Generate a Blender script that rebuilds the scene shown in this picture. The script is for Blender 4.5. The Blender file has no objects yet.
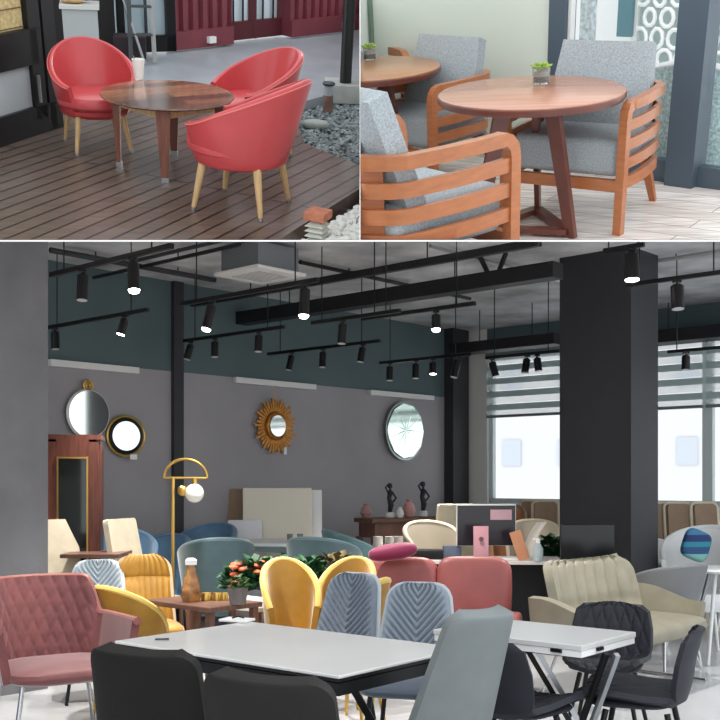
import bpy, bmesh, math, random
from math import sin, cos, pi, radians, sqrt
from mathutils import Vector, Matrix, noise
random.seed(7)
sc = bpy.context.scene
COL = sc.collection
FPX = 1050.0; EYE = 1.45
I4 = Matrix.Identity(4)
CTX = I4.copy()
SUP = 1.3             # the upper sets stand further back at this size
UPPER = []            # top-level objects of the two upper sets, trimmed at the section planes afterwards
CELL = None

# ------------------------------------------------------------------ materials
def lin(c):
    c = c / 255.0
    return c / 12.92 if c <= .04045 else ((c + .055) / 1.055) ** 2.4
def rgb(r, g, b): return (lin(r), lin(g), lin(b), 1)
MATS = {}
def mat(name, col, rough=.5, metal=0, var=0, vscale=8, bump=0, bscale=60, emit=0, trans=0, coat=0, sheen=0, stretch=None, ior=1.45, alpha=1, spec=.5):
    if name in MATS: return MATS[name]
    m = bpy.data.materials.new(name); m.use_nodes = True
    nt = m.node_tree; p = nt.nodes['Principled BSDF']
    c = rgb(*col)
    p.inputs['Base Color'].default_value = c
    p.inputs['Roughness'].default_value = rough
    p.inputs['Metallic'].default_value = metal
    p.inputs['IOR'].default_value = ior
    p.inputs['Specular IOR Level'].default_value = spec
    if trans: p.inputs['Transmission Weight'].default_value = trans
    if alpha < 1: p.inputs['Alpha'].default_value = alpha
    if coat: p.inputs['Coat Weight'].default_value = coat; p.inputs['Coat Roughness'].default_value = .15
    if sheen: p.inputs['Sheen Weight'].default_value = sheen; p.inputs['Sheen Roughness'].default_value = .4
    if emit:
        p.inputs['Emission Color'].default_value = c; p.inputs['Emission Strength'].default_value = emit
    tc = nt.nodes.new('ShaderNodeTexCoord')
    mp = nt.nodes.new('ShaderNodeMapping'); nt.links.new(tc.outputs['Object'], mp.inputs['Vector'])
    if stretch: mp.inputs['Scale'].default_value = stretch
    if var:
        n = nt.nodes.new('ShaderNodeTexNoise'); n.inputs['Scale'].default_value = vscale; n.inputs['Detail'].default_value = 4
        nt.links.new(mp.outputs['Vector'], n.inputs['Vector'])
        r = nt.nodes.new('ShaderNodeMix'); r.data_type = 'RGBA'
        r.inputs['A'].default_value = tuple(max(0, x * (1 - var)) for x in c[:3]) + (1,)
        r.inputs['B'].default_value = tuple(min(1, x * (1 + var)) for x in c[:3]) + (1,)
        mr = nt.nodes.new('ShaderNodeMapRange'); mr.inputs[1].default_value = .3; mr.inputs[2].default_value = .7
        nt.links.new(n.outputs['Fac'], mr.inputs[0]); nt.links.new(mr.outputs[0], r.inputs['Factor'])
        nt.links.new(r.outputs['Result'], p.inputs['Base Color'])
    if bump:
        n2 = nt.nodes.new('ShaderNodeTexNoise'); n2.inputs['Scale'].default_value = bscale; n2.inputs['Detail'].default_value = 3
        nt.links.new(mp.outputs['Vector'], n2.inputs['Vector'])
        b = nt.nodes.new('ShaderNodeBump'); b.inputs['Strength'].default_value = bump; b.inputs['Distance'].default_value = .01
        nt.links.new(n2.outputs['Fac'], b.inputs['Height']); nt.links.new(b.outputs['Normal'], p.inputs['Normal'])
    MATS[name] = m
    return m

def plank_mat(name, c1, c2, rough, width, length, gap=(20, 14, 12), bump=.3, ms=.008, coat=0, ang=0):
    m = bpy.data.materials.new(name); m.use_nodes = True
    nt = m.node_tree; p = nt.nodes['Principled BSDF']; p.inputs['Roughness'].default_value = rough
    if coat: p.inputs['Coat Weight'].default_value = coat; p.inputs['Coat Roughness'].default_value = .12
    tc = nt.nodes.new('ShaderNodeTexCoord'); mp = nt.nodes.new('ShaderNodeMapping')
    mp.inputs['Rotation'].default_value = (0, 0, ang)
    nt.links.new(tc.outputs['Object'], mp.inputs['Vector'])
    b = nt.nodes.new('ShaderNodeTexBrick'); b.offset = .37
    b.inputs['Scale'].default_value = 1; b.inputs['Brick Width'].default_value = length; b.inputs['Row Height'].default_value = width
    b.inputs['Mortar Size'].default_value = ms; b.inputs['Mortar Smooth'].default_value = .1
    b.inputs['Color1'].default_value = rgb(*c1); b.inputs['Color2'].default_value = rgb(*c2); b.inputs['Mortar'].default_value = rgb(*gap)
    nt.links.new(mp.outputs['Vector'], b.inputs['Vector'])
    n = nt.nodes.new('ShaderNodeTexNoise'); n.inputs['Scale'].default_value = 6; n.inputs['Detail'].default_value = 6
    mp2 = nt.nodes.new('ShaderNodeMapping'); mp2.inputs['Rotation'].default_value = (0, 0, ang); mp2.inputs['Scale'].default_value = (.6, 6, 1)
    nt.links.new(tc.outputs['Object'], mp2.inputs['Vector']); nt.links.new(mp2.outputs['Vector'], n.inputs['Vector'])
    mr = nt.nodes.new('ShaderNodeMapRange'); mr.inputs[1].default_value = .3; mr.inputs[2].default_value = .7; mr.inputs[3].default_value = .7; mr.inputs[4].default_value = 1.3
    nt.links.new(n.outputs['Fac'], mr.inputs[0])
    mx = nt.nodes.new('ShaderNodeMix'); mx.data_type = 'RGBA'; mx.blend_type = 'MULTIPLY'; mx.inputs['Factor'].default_value = 1
    nt.links.new(b.outputs['Color'], mx.inputs['A']); nt.links.new(mr.outputs[0], mx.inputs['B'])
    nt.links.new(mx.outputs['Result'], p.inputs['Base Color'])
    bp = nt.nodes.new('ShaderNodeBump'); bp.inputs['Strength'].default_value = bump; bp.inputs['Distance'].default_value = .01; bp.invert = True
    nt.links.new(b.outputs['Fac'], bp.inputs['Height']); nt.links.new(bp.outputs['Normal'], p.inputs['Normal'])
    return m

# ------------------------------------------------------------------ objects
def NB(): return bmesh.new()
def obj(name, bm, m, parent=None, smooth=True, kind=None, label=None, loc=None, rz=0):
    me = bpy.data.meshes.new(name)
    bmesh.ops.recalc_face_normals(bm, faces=bm.faces[:])
    bm.to_mesh(me); bm.free()
    if smooth:
        me.polygons.foreach_set('use_smooth', [True] * len(me.polygons))
        me.set_sharp_from_angle(angle=radians(38))
    me.materials.append(m)
    o = bpy.data.objects.new(name, me); COL.objects.link(o)
    if parent: o.parent = parent
    else:
        L = Matrix.Translation(Vector(loc) if loc else Vector((0, 0, 0))) @ Matrix.Rotation(rz, 4, 'Z')
        o.matrix_world = CTX @ L
        if CELL: UPPER.append((o, CELL))
    if kind: o['kind'] = kind
    if label: o['label'] = label
    return o
def struct(name, bm, m, parent=None, smooth=False, **k):
    return obj(name, bm, m, parent, smooth, kind=None if parent else 'structure', **k)
def tag(o, label, cat, group=None):
    o['label'] = label; o['category'] = cat
    if group: o['group'] = group
    return o
def thing(name, label, cat, loc=(0, 0, 0), rz=0, group=None, s=1):
    o = bpy.data.objects.new(name, None); COL.objects.link(o); o.empty_display_size = .1
    put(o, loc, rz, s)
    if CELL: UPPER.append((o, CELL))
    return tag(o, label, cat, group)
def put(o, loc, rz=0, s=1):
    o.matrix_world = CTX @ (Matrix.Translation(Vector(loc)) @ Matrix.Rotation(rz, 4, 'Z') @ Matrix.Scale(s, 4))
def kids(o): return [c for c in COL.objects if c.parent == o]
def dup(root, label, loc, rz=0, group=None, s=1):
    r = root.copy(); COL.objects.link(r); put(r, loc, rz, s); r['label'] = label
    if group: r['group'] = group
    if CELL: UPPER.append((r, CELL))
    for ch in kids(root):
        c = ch.copy(); COL.objects.link(c); c.parent = r
        for g in kids(ch):
            d = g.copy(); COL.objects.link(d); d.parent = c
    return r

# ------------------------------------------------------------------ shapes
def box(bm, size, loc=(0, 0, 0), M=None, bev=0, seg=2, taper=None):
    r = bmesh.ops.create_cube(bm, size=1)
    vs = r['verts']
    for v in vs:
        v.co = Vector((v.co.x * size[0], v.co.y * size[1], v.co.z * size[2]))
        if taper and v.co.z > 0: v.co.x *= taper; v.co.y *= taper
    if bev:
        es = list({e for v in vs for e in v.link_edges})
        g = bmesh.ops.bevel(bm, geom=es, offset=bev, segments=seg, affect='EDGES', profile=.5)
        vs = list({v for f in g['faces'] for v in f.verts} | {v for v in vs if v.is_valid})
    T = Matrix.Translation(Vector(loc)) @ (M if M else I4)
    for v in vs: v.co = T @ v.co
    return bm
def beam(bm, a, b, w, h, up=(0, 0, 1), w2=None):
    a = Vector(a); b = Vector(b); d = (b - a).normalized(); up = Vector(up)
    if abs(d.dot(up)) > .98: up = Vector((0, 1, 0))
    s = d.cross(up).normalized(); u = s.cross(d)
    r0 = []
    for p, k in ((a, 1), (b, (w2 or w) / w)):
        r0.append([bm.verts.new(p + s * (i * w * k / 2) + u * (j * h * k / 2)) for i, j in ((-1, -1), (1, -1), (1, 1), (-1, 1))])
    A, B = r0
    bm.faces.new(A[::-1]); bm.faces.new(B)
    for i in range(4): bm.faces.new([A[i], A[(i + 1) % 4], B[(i + 1) % 4], B[i]])
    return bm
def tube(bm, pts, r, seg=8, closed=False):
    pts = [Vector(p) for p in pts]; n = len(pts)
    rr = r if isinstance(r, (list, tuple)) else [r] * n
    rings = []; side = None
    for i, p in enumerate(pts):
        if closed: t = pts[(i + 1) % n] - pts[i - 1]
        else: t = pts[min(i + 1, n - 1)] - pts[max(i - 1, 0)]
        t.normalize()
        if side is None:
            side = t.cross(Vector((0, 0, 1)))
            if side.length < .05: side = t.cross(Vector((0, 1, 0)))
        side = (side - t * side.dot(t)).normalized(); u = t.cross(side)
        rings.append([bm.verts.new(p + (side * cos(2 * pi * k / seg) + u * sin(2 * pi * k / seg)) * rr[i]) for k in range(seg)])
    for i in range(n if closed else n - 1):
        A = rings[i]; B = rings[(i + 1) % n]
        for k in range(seg): bm.faces.new([A[k], A[(k + 1) % seg], B[(k + 1) % seg], B[k]])
    if not closed:
        bm.faces.new(rings[0][::-1]); bm.faces.new(rings[-1])
    return bm
def sweep(bm, pts, w, h, side0=None):
    """rectangular bar swept along pts; w across (side), h along the other normal"""
    pts = [Vector(p) for p in pts]; n = len(pts); rings = []; side = Vector(side0) if side0 else None
    for i, p in enumerate(pts):
        t = (pts[min(i + 1, n - 1)] - pts[max(i - 1, 0)]).normalized()
        if side is None: side = t.cross(Vector((0, 0, 1)))
        if abs(t.z) < .3: 
            s2 = t.cross(Vector((0, 0, 1))).normalized()
            side = s2 if s2.dot(side) >= 0 else -s2
        side = (side - t * side.dot(t)).normalized(); u = t.cross(side)
        rings.append([bm.verts.new(p + side * (a * w / 2) + u * (b * h / 2)) for a, b in ((-1, -1), (1, -1), (1, 1), (-1, 1))])
    for i in range(n - 1):
        A, B = rings[i], rings[i + 1]
        for k in range(4): bm.faces.new([A[k], A[(k + 1) % 4], B[(k + 1) % 4], B[k]])
    bm.faces.new(rings[0][::-1]); bm.faces.new(rings[-1])
    return bm
def lathe(bm, prof, seg=32, loc=(0, 0, 0), M=None, sx=1, sy=1):
    T = Matrix.Translation(Vector(loc)) @ (M if M else I4); rings = []
    for r, z in prof:
        if r < 1e-6: rings.append([bm.verts.new(T @ Vector((0, 0, z)))])
        else: rings.append([bm.verts.new(T @ Vector((r * sx * cos(2 * pi * k / seg), r * sy * sin(2 * pi * k / seg), z))) for k in range(seg)])
    for A, B in zip(rings, rings[1:]):
        for k in range(seg):
            q = [A[k % len(A)], A[(k + 1) % len(A)], B[(k + 1) % len(B)], B[k % len(B)]]
            q = list(dict.fromkeys(q))
            if len(q) > 2: bm.faces.new(q)
    if len(rings[0]) > 1: bm.faces.new(rings[0][::-1])
    if len(rings[-1]) > 1: bm.faces.new(rings[-1])
    return bm
def cushion(bm, size, loc=(0, 0, 0), n=3.5, M=None, nz=2.5, seg=28, rings=12):
    """superellipsoid pad"""
    T = Matrix.Translation(Vector(loc)) @ (M if M else I4)
    def sp(x, e): return math.copysign(abs(x) ** e, x)
    R = []
    for i in range(rings + 1):
        ph = -pi / 2 + pi * i / rings
        cz, sz = sp(cos(ph), 2 / nz), sp(sin(ph), 2 / nz)
        if i in (0, rings): R.append([bm.verts.new(T @ Vector((0, 0, sz * size[2] / 2)))])
        else: R.append([bm.verts.new(T @ Vector((size[0] / 2 * cz * sp(cos(2 * pi * k / seg), 2 / n), size[1] / 2 * cz * sp(sin(2 * pi * k / seg), 2 / n), sz * size[2] / 2))) for k in range(seg)])
    for A, B in zip(R, R[1:]):
        for k in range(seg):
            q = list(dict.fromkeys([A[k % len(A)], A[(k + 1) % len(A)], B[(k + 1) % len(B)], B[k % len(B)]]))
            if len(q) > 2: bm.faces.new(q)
    return bm
def shell(bm, fn, nu, nv, t, bulge=None, disp=None):
    """solid sheet fn(u,v), u,v in 0..1, thickness t to the +normal (du x dv) side"""
    e = 1e-3; F = []; Bk = []
    for j in range(nv + 1):
        a = []; b = []
        for i in range(nu + 1):
            u, v = i / nu, j / nv
            p = Vector(fn(u, v))
            u0, u1 = max(u - e, 0), min(u + e, 1); v0, v1 = max(v - e, 0), min(v + e, 1)
            du = Vector(fn(u1, v)) - Vector(fn(u0, v)); dv = Vector(fn(u, v1)) - Vector(fn(u, v0))
            nn = du.cross(dv)
            if nn.length < 1e-12: nn = Vector((0, 1, 0))
            nn.normalize()
            k = bulge(u, v) if bulge else 0
            dd = disp(2 * u - 1, v) if disp else 0
            a.append(bm.verts.new(p - nn * k)); b.append(bm.verts.new(p + nn * (t + dd)))
        F.append(a); Bk.append(b)
    for j in range(nv):
        for i in range(nu):
            bm.faces.new([F[j][i], F[j][i + 1], F[j + 1][i + 1], F[j + 1][i]])
            bm.faces.new([Bk[j][i], Bk[j + 1][i], Bk[j + 1][i + 1], Bk[j][i + 1]])
    for i in range(nu):
        bm.faces.new([F[0][i], Bk[0][i], Bk[0][i + 1], F[0][i + 1]]); bm.faces.new([F[nv][i], F[nv][i + 1], Bk[nv][i + 1], Bk[nv][i]])
    for j in range(nv):
        bm.faces.new([F[j][0], F[j + 1][0], Bk[j + 1][0], Bk[j][0]]); bm.faces.new([F[j][nu], Bk[j][nu], Bk[j + 1][nu], F[j + 1][nu]])
    return bm
def sm(x): x = max(0, min(1, x)); return x * x * (3 - 2 * x)
def poly(bm, pts, z0, z1):
    a = [bm.verts.new((p[0], p[1], z0)) for p in pts]; b = [bm.verts.new((p[0], p[1], z1)) for p in pts]
    bm.faces.new(a[::-1]); bm.faces.new(b); n = len(a)
    for i in range(n): bm.faces.new([a[i], a[(i + 1) % n], b[(i + 1) % n], b[i]])
    return bm
def wallslab(bm, p, q, z0, z1, t=.1):
    """upright slab from p to q, thickness to the left-hand/back side"""
    p = Vector((p[0], p[1], 0)); q = Vector((q[0], q[1], 0)); d = (q - p).normalized(); n = Vector((-d.y, d.x, 0)) * t
    return poly(bm, [p, q, q + n, p + n], z0, z1)

# ================================================================== LOWER ROOM
def PX(x, y, d): return Vector(((x - 360) / FPX * d, d, EYE + (480 - y) / FPX * d))
def G(x, d): return ((x - 360) / FPX * d, d, 0)
AD = Vector((.741, -.671, 0)); BD = Vector((.671, .741, 0))     # the room's two directions
def on_line(p, d, x):
    """point on the line p + t d which stands at picture column x"""
    k = (x - 360) / FPX; t = (k * p.y - p.x) / (d.x - k * d.y); return p + d * t
def ceil_z(y): return EYE + min(2.0, 240 / FPX * y) - .012

M_conc = mat('concrete_grey', (112, 112, 115), .85, var=.12, vscale=3, bump=.25, bscale=25)
M_pill = mat('pillar_dark', (46, 46, 50), .6, var=.08, vscale=3)
M_pill2 = mat('pillar_grey', (92, 92, 98), .6, var=.08, vscale=3)
M_wall = mat('wall_grey', (150, 147, 150), .75, var=.06, vscale=1.5)
M_teal = mat('wall_teal', (82, 98, 100), .75, var=.06, vscale=1.5)
M_ceil = mat('ceiling_dark', (188, 188, 190), .85, var=.35, vscale=2.2, bump=.5, bscale=9)
M_floor = mat('polished_floor', (205, 207, 210), .22, var=.07, vscale=1.2, coat=.3)
M_white = mat('white_paint', (232, 232, 230), .5)
M_blackm = mat('black_metal', (20, 20, 22), .4, metal=.3)
M_steel = mat('brushed_steel', (170, 172, 176), .3, metal=.9)
M_trimw = mat('trim_white', (236, 234, 232), .6)
M_lens = mat('lamp_lens', (255, 250, 240), .3, emit=14)
M_lensoff = mat('lamp_lens_off', (190, 192, 195), .3)
M_frame = mat('window_frame_white', (196, 206, 206), .5)
M_glass = mat('clear_glass', (255, 255, 255), .02, trans=1, ior=1.02)

# floor and outside ground
b = NB(); poly(b, [(-9, -1.5), (9, -1.5), (11, 7.5), (1.0, 17.5), (-9, 13.5)], -.12, 0); struct('floor', b, M_floor)
# mirror wall (two paint colours) and window wall
W0 = PX(48, 480, 9.5); W0.z = 0
WS = W0 - BD * 4.0
WC = on_line(W0, BD, 462)
SPL = EYE + 1.09
b = NB(); wallslab(b, WS, WC, 0, SPL, .2); struct('wall_left', b, M_wall)
b = NB(); wallslab(b, WS, WC, SPL, 3.5, .2); struct('wall_left_upper', b, M_teal)
pc = on_line(W0, BD, 176)
bdir = Matrix.Rotation(math.atan2(BD.y, BD.x), 4, 'Z'); adir = Matrix.Rotation(math.atan2(AD.y, AD.x), 4, 'Z')
b = NB(); box(b, (.12, .10, 3.45), (pc.x, pc.y, 1.725), bdir); struct('trim_2', b, M_pill)
cc = on_line(W0, BD, 452)
b = NB(); box(b, (.34, .3, 3.45), (cc.x, cc.y, 1.725), bdir); struct('trim_3', b, M_pill)
# window wall
def wp(t, off=0): 
    n = Vector((-AD.y, AD.x, 0)) 
    return WC + AD * t + n * off
SILL = EYE - .3; HEAD = EYE + 1.63
t1 = (on_line(WC, AD, 487) - WC).length; tR = 9.0
M_wlight = mat('wall_pale_grey', (214, 214, 210), .8)
b = NB(); wallslab(b, wp(0), wp(t1), 0, 3.5, .2); struct('wall_window_pier', b, M_wlight)
b = NB(); wallslab(b, wp(t1), wp(tR), 0, SILL, .2); struct('wall_back', b, M_white)
b = NB(); wallslab(b, wp(t1), wp(tR), HEAD, 3.5, .2); struct('wall_back_upper', b, M_teal)
edges = [t1, t1 + 1.5, t1 + 3.0, t1 + 4.5, t1 + 6.0, tR]
for i, (ta, tb) in enumerate(zip(edges, edges[1:])):
    w = thing('window_%d' % (i + 1), '', ''); del w['label']; del w['category']; w['kind'] = 'structure'
    b = NB()
    for t in (ta + .03, tb - .03): p = wp(t, .08); box(b, (.06, .07, HEAD - SILL), (p.x, p.y, (HEAD + SILL) / 2), adir)
    for z in (SILL + .03, HEAD - .03): p = wp((ta + tb) / 2, .08); box(b, (tb - ta, .07, .06), (p.x, p.y, z), adir)
    obj('window_frame', b, M_frame, w, smooth=False)
    b = NB(); p = wp((ta + tb) / 2, .09); box(b, (tb - ta - .1, .008, HEAD - SILL - .1), (p.x, p.y, (HEAD + SILL) / 2), adir); obj('window_pane', b, M_glass, w, smooth=False)
# zebra roller blinds, one per window, broad woven bands with sheer bands between
M_band = mat('blind_band', (176, 196, 196), .8, alpha=.85); M_sheer = mat('blind_sheer', (242, 246, 246), .8, alpha=.3); M_rail = mat('blind_rail', (110, 118, 120), .5)
for i, (ta, tb) in enumerate(zip(edges, edges[1:])):
    nm = ['the one left of the dark pillar', 'the one partly behind the dark pillar', 'the one just right of the dark pillar', 'the one at the right picture edge', 'furthest right'][i]
    r = thing('roller_blind', 'striped grey and white roller blind, ' + nm, 'blind', wp((ta + tb) / 2, -.03), math.atan2(AD.y, AD.x), 'striped roller blinds')
    L = tb - ta - .04; zt, zb = HEAD + .05, EYE + .83
    b = NB(); box(b, (L, .07, .09), (0, 0, zt - .02)); obj('cassette', b, M_rail, r, smooth=False)
    n = 5; st = (zt - zb) / n; b1 = NB(); b2 = NB()
    for k in range(n):
        box(b1, (L, .006, st * .45), (0, 0, zb + st * (k + .7))); box(b2, (L, .004, st * .55), (0, 0, zb + st * (k + .25)))
    obj('woven_band', b1, M_band, r, smooth=False); obj('sheer_band', b2, M_sheer, r, smooth=False)
    b = NB(); box(b, (L, .03, .035), (0, 0, zb)); obj('bottom_rail', b, M_rail, r, smooth=False)

# ceiling behind the section, raked soffit in front of it
YC = 2.0 * FPX / 240
YS = 5.5
b = NB(); poly(b, [(-9, YC - .02), (9, YC - .02), (11, 9), (3, 17), (-9, 17)], EYE + 2.0 - .008, EYE + 2.25); struct('ceiling', b, M_ceil)
b = NB()
k = 240 / FPX; th = 1.7 / FPX * YS
A_ = [b.verts.new((x, y, EYE + k * y - dz)) for x in (-3.2, 3.2) for (y, dz) in ((YS, 0), (YC, 0), (YC, th), (YS, th))]
b.faces.new(A_[0:4]); b.faces.new(A_[4:8][::-1])
for i in range(4): b.faces.new([A_[i], A_[4 + i], A_[4 + (i + 1) % 4], A_[(i + 1) % 4]])
struct('trim_4', b, M_trimw)
# concrete pillars
def pillar(x, d, wa, wb, z1, m, name, m2=None):
    c = Vector(((x - 360) / FPX * d, d, 0)); pts = [c, c + BD * wb, c + BD * wb - AD * wa, c - AD * wa]
    b = NB(); poly(b, pts, 0, z1); return struct(name, b, m)
pillar(631, 8.95, .70, .50, EYE + 2.0, M_pill, 'column_right')
PL = PX(48, 480, 7.3); PL.z = 0
b = NB(); poly(b, [(-4.6, -1.5), (-4.5, -1.5), (-4.5, 6.4), (-4.6, 6.4)], 0, 3.4); struct('light_block_wall', b, M_wall)  # unseen wall, added to block light from the left and darken the pillar's left face
b = NB(); q4 = [PL, PL - BD * 1.0, PL - BD * 1.0 - AD * .5, PL - AD * .5]
lo_ = [b.verts.new((v.x, v.y, 0)) for v in q4]; hi_ = [b.verts.new((v.x, v.y, EYE + k * v.y - .008)) for v in q4]
b.faces.new(lo_); b.faces.new(hi_[::-1])
for i in range(4): b.faces.new([lo_[i], lo_[(i + 1) % 4], hi_[(i + 1) % 4], hi_[i]])
struct('column_left', b, M_conc)

# ---- strip lights/rails on mirror wall
def on_wall(x, z=0, off=.0):
    p = on_line(W0, BD, x); n = Vector((BD.y, -BD.x, 0)); p = p + n * off; p.z = z; return p
for i, (xa, xb, y) in enumerate([(48, 136, 365), (233, 313, 381), (368, 431, 391)]):
    p = on_wall(xa, 0, .03); q = on_wall(xb, 0, .03); z = SPL - .03
    b = NB(); beam(b, (p.x, p.y, z), (q.x, q.y, z), .05, .06)
    tag(obj('wall_rail', b, mat('rail_white', (214, 214, 212), .5), smooth=False), 'white horizontal hanging rail on the grey wall, ' + ['at left beside the concrete pillar', 'in the middle over the gold sunburst mirror', 'at right over the large round mirror'][i], 'rail', 'hanging rails on the grey wall')

# ---- ceiling beams, pipes
M_beam = mat('beam_black', (30, 30, 33), .5, metal=.2); M_pipe = mat('pipe_grey', (58, 60, 63), .5, metal=.4); M_pipel = mat('pipe_light', (165, 165, 165), .4, metal=.5)
def line3(x0, y0, z, x1, d=AD):
    dd = z * FPX / (480 - y0); p = Vector(((x0 - 360) / FPX * dd, dd, EYE + z)); q = on_line(p, d, x1); q.z = p.z; return p, q
BARS = []
def ceil_bar(name, label, x0, y0, z, x1, w, h, m=M_beam, d=AD, cat='beam', group='bars under the dark ceiling'):
    p, q = line3(x0, y0, z, x1, d)
    b = NB()
    if w == h and w < .07: tube(b, [p, q], w / 2, 8)
    else: beam(b, p, q, w, h)
    # hangers up to the slab
    o = obj(name, b, m, smooth=(w == h)); tag(o, label, cat, group); BARS.append(o)
    n = max(2, int((q - p).length / 1.5))
    for i in range(n):
        c = p.lerp(q, (i + .5) / n)
        if c.z > ceil_z(c.y) - .03: continue
        obj('hanger', tube(NB(), [c, (c.x, c.y, ceil_z(c.y))], .006, 6), M_blackm, o)
    return o
ceil_bar('ceiling_duct', 'thick black cable duct crossing the ceiling from the mirror wall to the dark pillar', 222, 322, 1.72, 558, .16, .13)
ceil_bar('ceiling_duct', 'thin black cable duct running just above the thick one', 180, 306, 1.80, 540, .05, .06)
ceil_bar('ceiling_duct', 'long slim black duct at the left below the ceiling slab', 30, 292, 1.9, 240, .035, .035)
ceil_bar('ceiling_pipe', 'slim grey pipe high behind the air conditioner panel', 130, 262, 1.93, 560, .035, .035, M_pipe, cat='pipe', group='pipes under the dark ceiling')
ceil_bar('ceiling_pipe', 'pipe running away beneath the slab at far left', 50, 250, 1.93, 215, .05, .05, M_pipe, BD, cat='pipe', group='pipes under the dark ceiling')
ceil_bar('ceiling_pipe', 'pipe running away right of the air conditioner panel', 300, 262, 1.95, 470, .04, .04, M_beam, BD, cat='pipe', group='pipes under the dark ceiling')
ceil_bar('ceiling_pipe', 'pale conduit near the slab to the left of the dark pillar', 430, 246, 1.95, 560, .03, .03, M_pipel, BD, cat='pipe', group='pipes under the dark ceiling')
ceil_bar('ceiling_duct', 'wide black duct in front of the windows, left of the dark pillar', 455, 350, 1.55, 560, .25, .12)
ceil_bar('ceiling_duct', 'wide black duct over the windows, right of the dark pillar', 640, 340, 1.6, 760, .3, .14)
ceil_bar('ceiling_pipe', 'pale pipe over the windows right of the dark pillar', 650, 262, 1.95, 760, .04, .04, M_pipel, cat='pipe', group='pipes under the dark ceiling')
# angled brace pair
for i, (xa, ya, xb, yb) in enumerate([(478, 249, 491, 276), (506, 257, 496, 276)]):
    d = 9.2; b = NB(); p0 = PX(xa, ya, d); p0.z = EYE + 1.99; q0 = PX(xb, yb, d); q0.z = EYE + 1.76; tube(b, [p0, q0], .022, 8)
    tag(obj('ceiling_brace', b, M_beam), 'black angled brace between slab and thick duct, ' + ['left one of the pair', 'right one of the pair'][i], 'brace', 'braces over the thick duct')
# air conditioning cassette
pc = PX(260, 271, 8.9); pc.z = EYE + 1.74
ac = thing('ceiling_air_conditioner', 'square white air conditioning cassette hanging from the dark ceiling', 'air conditioner', pc, math.atan2(BD.y, BD.x))
b = NB(); box(b, (.56, .56, .03), (0, 0, 0), None, .01); obj('grille_panel', b, mat('ac_panel', (214, 212, 210), .5), ac, smooth=False)
b = NB()
for i in range(9): box(b, (.34, .008, .004), (0, -.16 + .04 * i, -.017))
obj('louvre', b, mat('ac_louvre', (150, 150, 150), .5), ac, smooth=False)
b = NB(); box(b, (.46, .46, .205), (0, 0, .115)); obj('housing', b, mat('ac_housing', (120, 124, 128), .5, metal=.3), ac, smooth=False)

# ---- tracks with spotlights
tr_i = 0; POS = {}
def track(x0, y0, x1, z=1.35, label=''):
    p, q = line3(x0, y0, z, x1)
    o = thing('lighting_track', label, 'lighting track', (0, 0, 0), 0, 'black lighting tracks')
    b = NB(); beam(b, p, q, .03, .03); obj('rail', b, M_blackm, o, smooth=False)
    for f in (.12, .85):
        c = p.lerp(q, f); b = NB(); tube(b, [c, (c.x, c.y, ceil_z(c.y))], .005, 6); obj('suspension_rod', b, M_blackm, o)
    return (p, q)
def spot(tk, x, ln, lit, tilt, label, r=.036):
    p, q = tk; k_ = (x - 360) / FPX; d = q - p; t = (k_ * p.y - p.x) / (d.x - k_ * d.y); c = p + d * t
    o = thing('track_spotlight', label, 'spotlight', c, 0, None)
    b = NB(); tube(b, [(0, 0, 0), (0, 0, -.05)], .008, 8); box(b, (.05, .05, .02), (0, 0, -.02)); obj('bracket', b, M_blackm, o)
    M = Matrix.Rotation(radians(tilt), 4, 'Y') @ Matrix.Rotation(radians(-8), 4, 'X')
    b = NB(); lathe(b, [(r * .7, 0), (r, -.01), (r, -ln), (r * .93, -ln), (r * .85, -ln + .02), (0, -ln + .02)], 20, (0, 0, -.045), M); obj('lamp_body', b, M_blackm, o)
    b = NB()
    if lit == 2: lathe(b, [(0, -ln - .022), (r * .75, -ln - .016), (r * .98, -ln), (r * .98, -ln + .03), (0, -ln + .03)], 20, (0, 0, -.045), M)
    else: lathe(b, [(0, -ln - .002), (r * .9, -ln - .002), (r * .9, -ln + .012), (0, -ln + .012)], 20, (0, 0, -.045), M)
    obj('lamp_lens', b, M_lens if lit else M_lensoff, o)
    return o
TA = track(51, 275, 172, 1.35, 'black lighting track at top left over the first bright spotlight')
TB = track(46, 328, 148, 1.35, 'black lighting track low at left, next to the concrete pillar')
TC = track(184, 341, 284, 1.35, 'black lighting track with three dim spotlights, over the sunburst mirror')
TD = track(182, 304, 318, 1.35, 'black lighting track carrying two bright spotlights below the air conditioner')
TE = track(268, 354, 380, 1.35, 'long black lighting track low in the middle of the wall')
TF = track(312, 323, 400, 1.35, 'short black lighting track right of the air conditioner')
TG = track(362, 319, 475, 1.35, 'black lighting track with the bright spotlight in the middle of the ceiling')
TH = track(380, 363, 470, 1.22, 'black lighting track low in the far corner by the windows')
TI = track(486, 358, 560, 1.22, 'black lighting track in front of the left window')
TJ = track(628, 285, 730, 1.38, 'black lighting track crossing the dark pillar at upper right')
TL = track(604, 251, 644, 1.6, 'short black lighting track at the top of the dark pillar')
TK = track(668, 352, 745, 1.15, 'black lighting track low in front of the right window')
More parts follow.
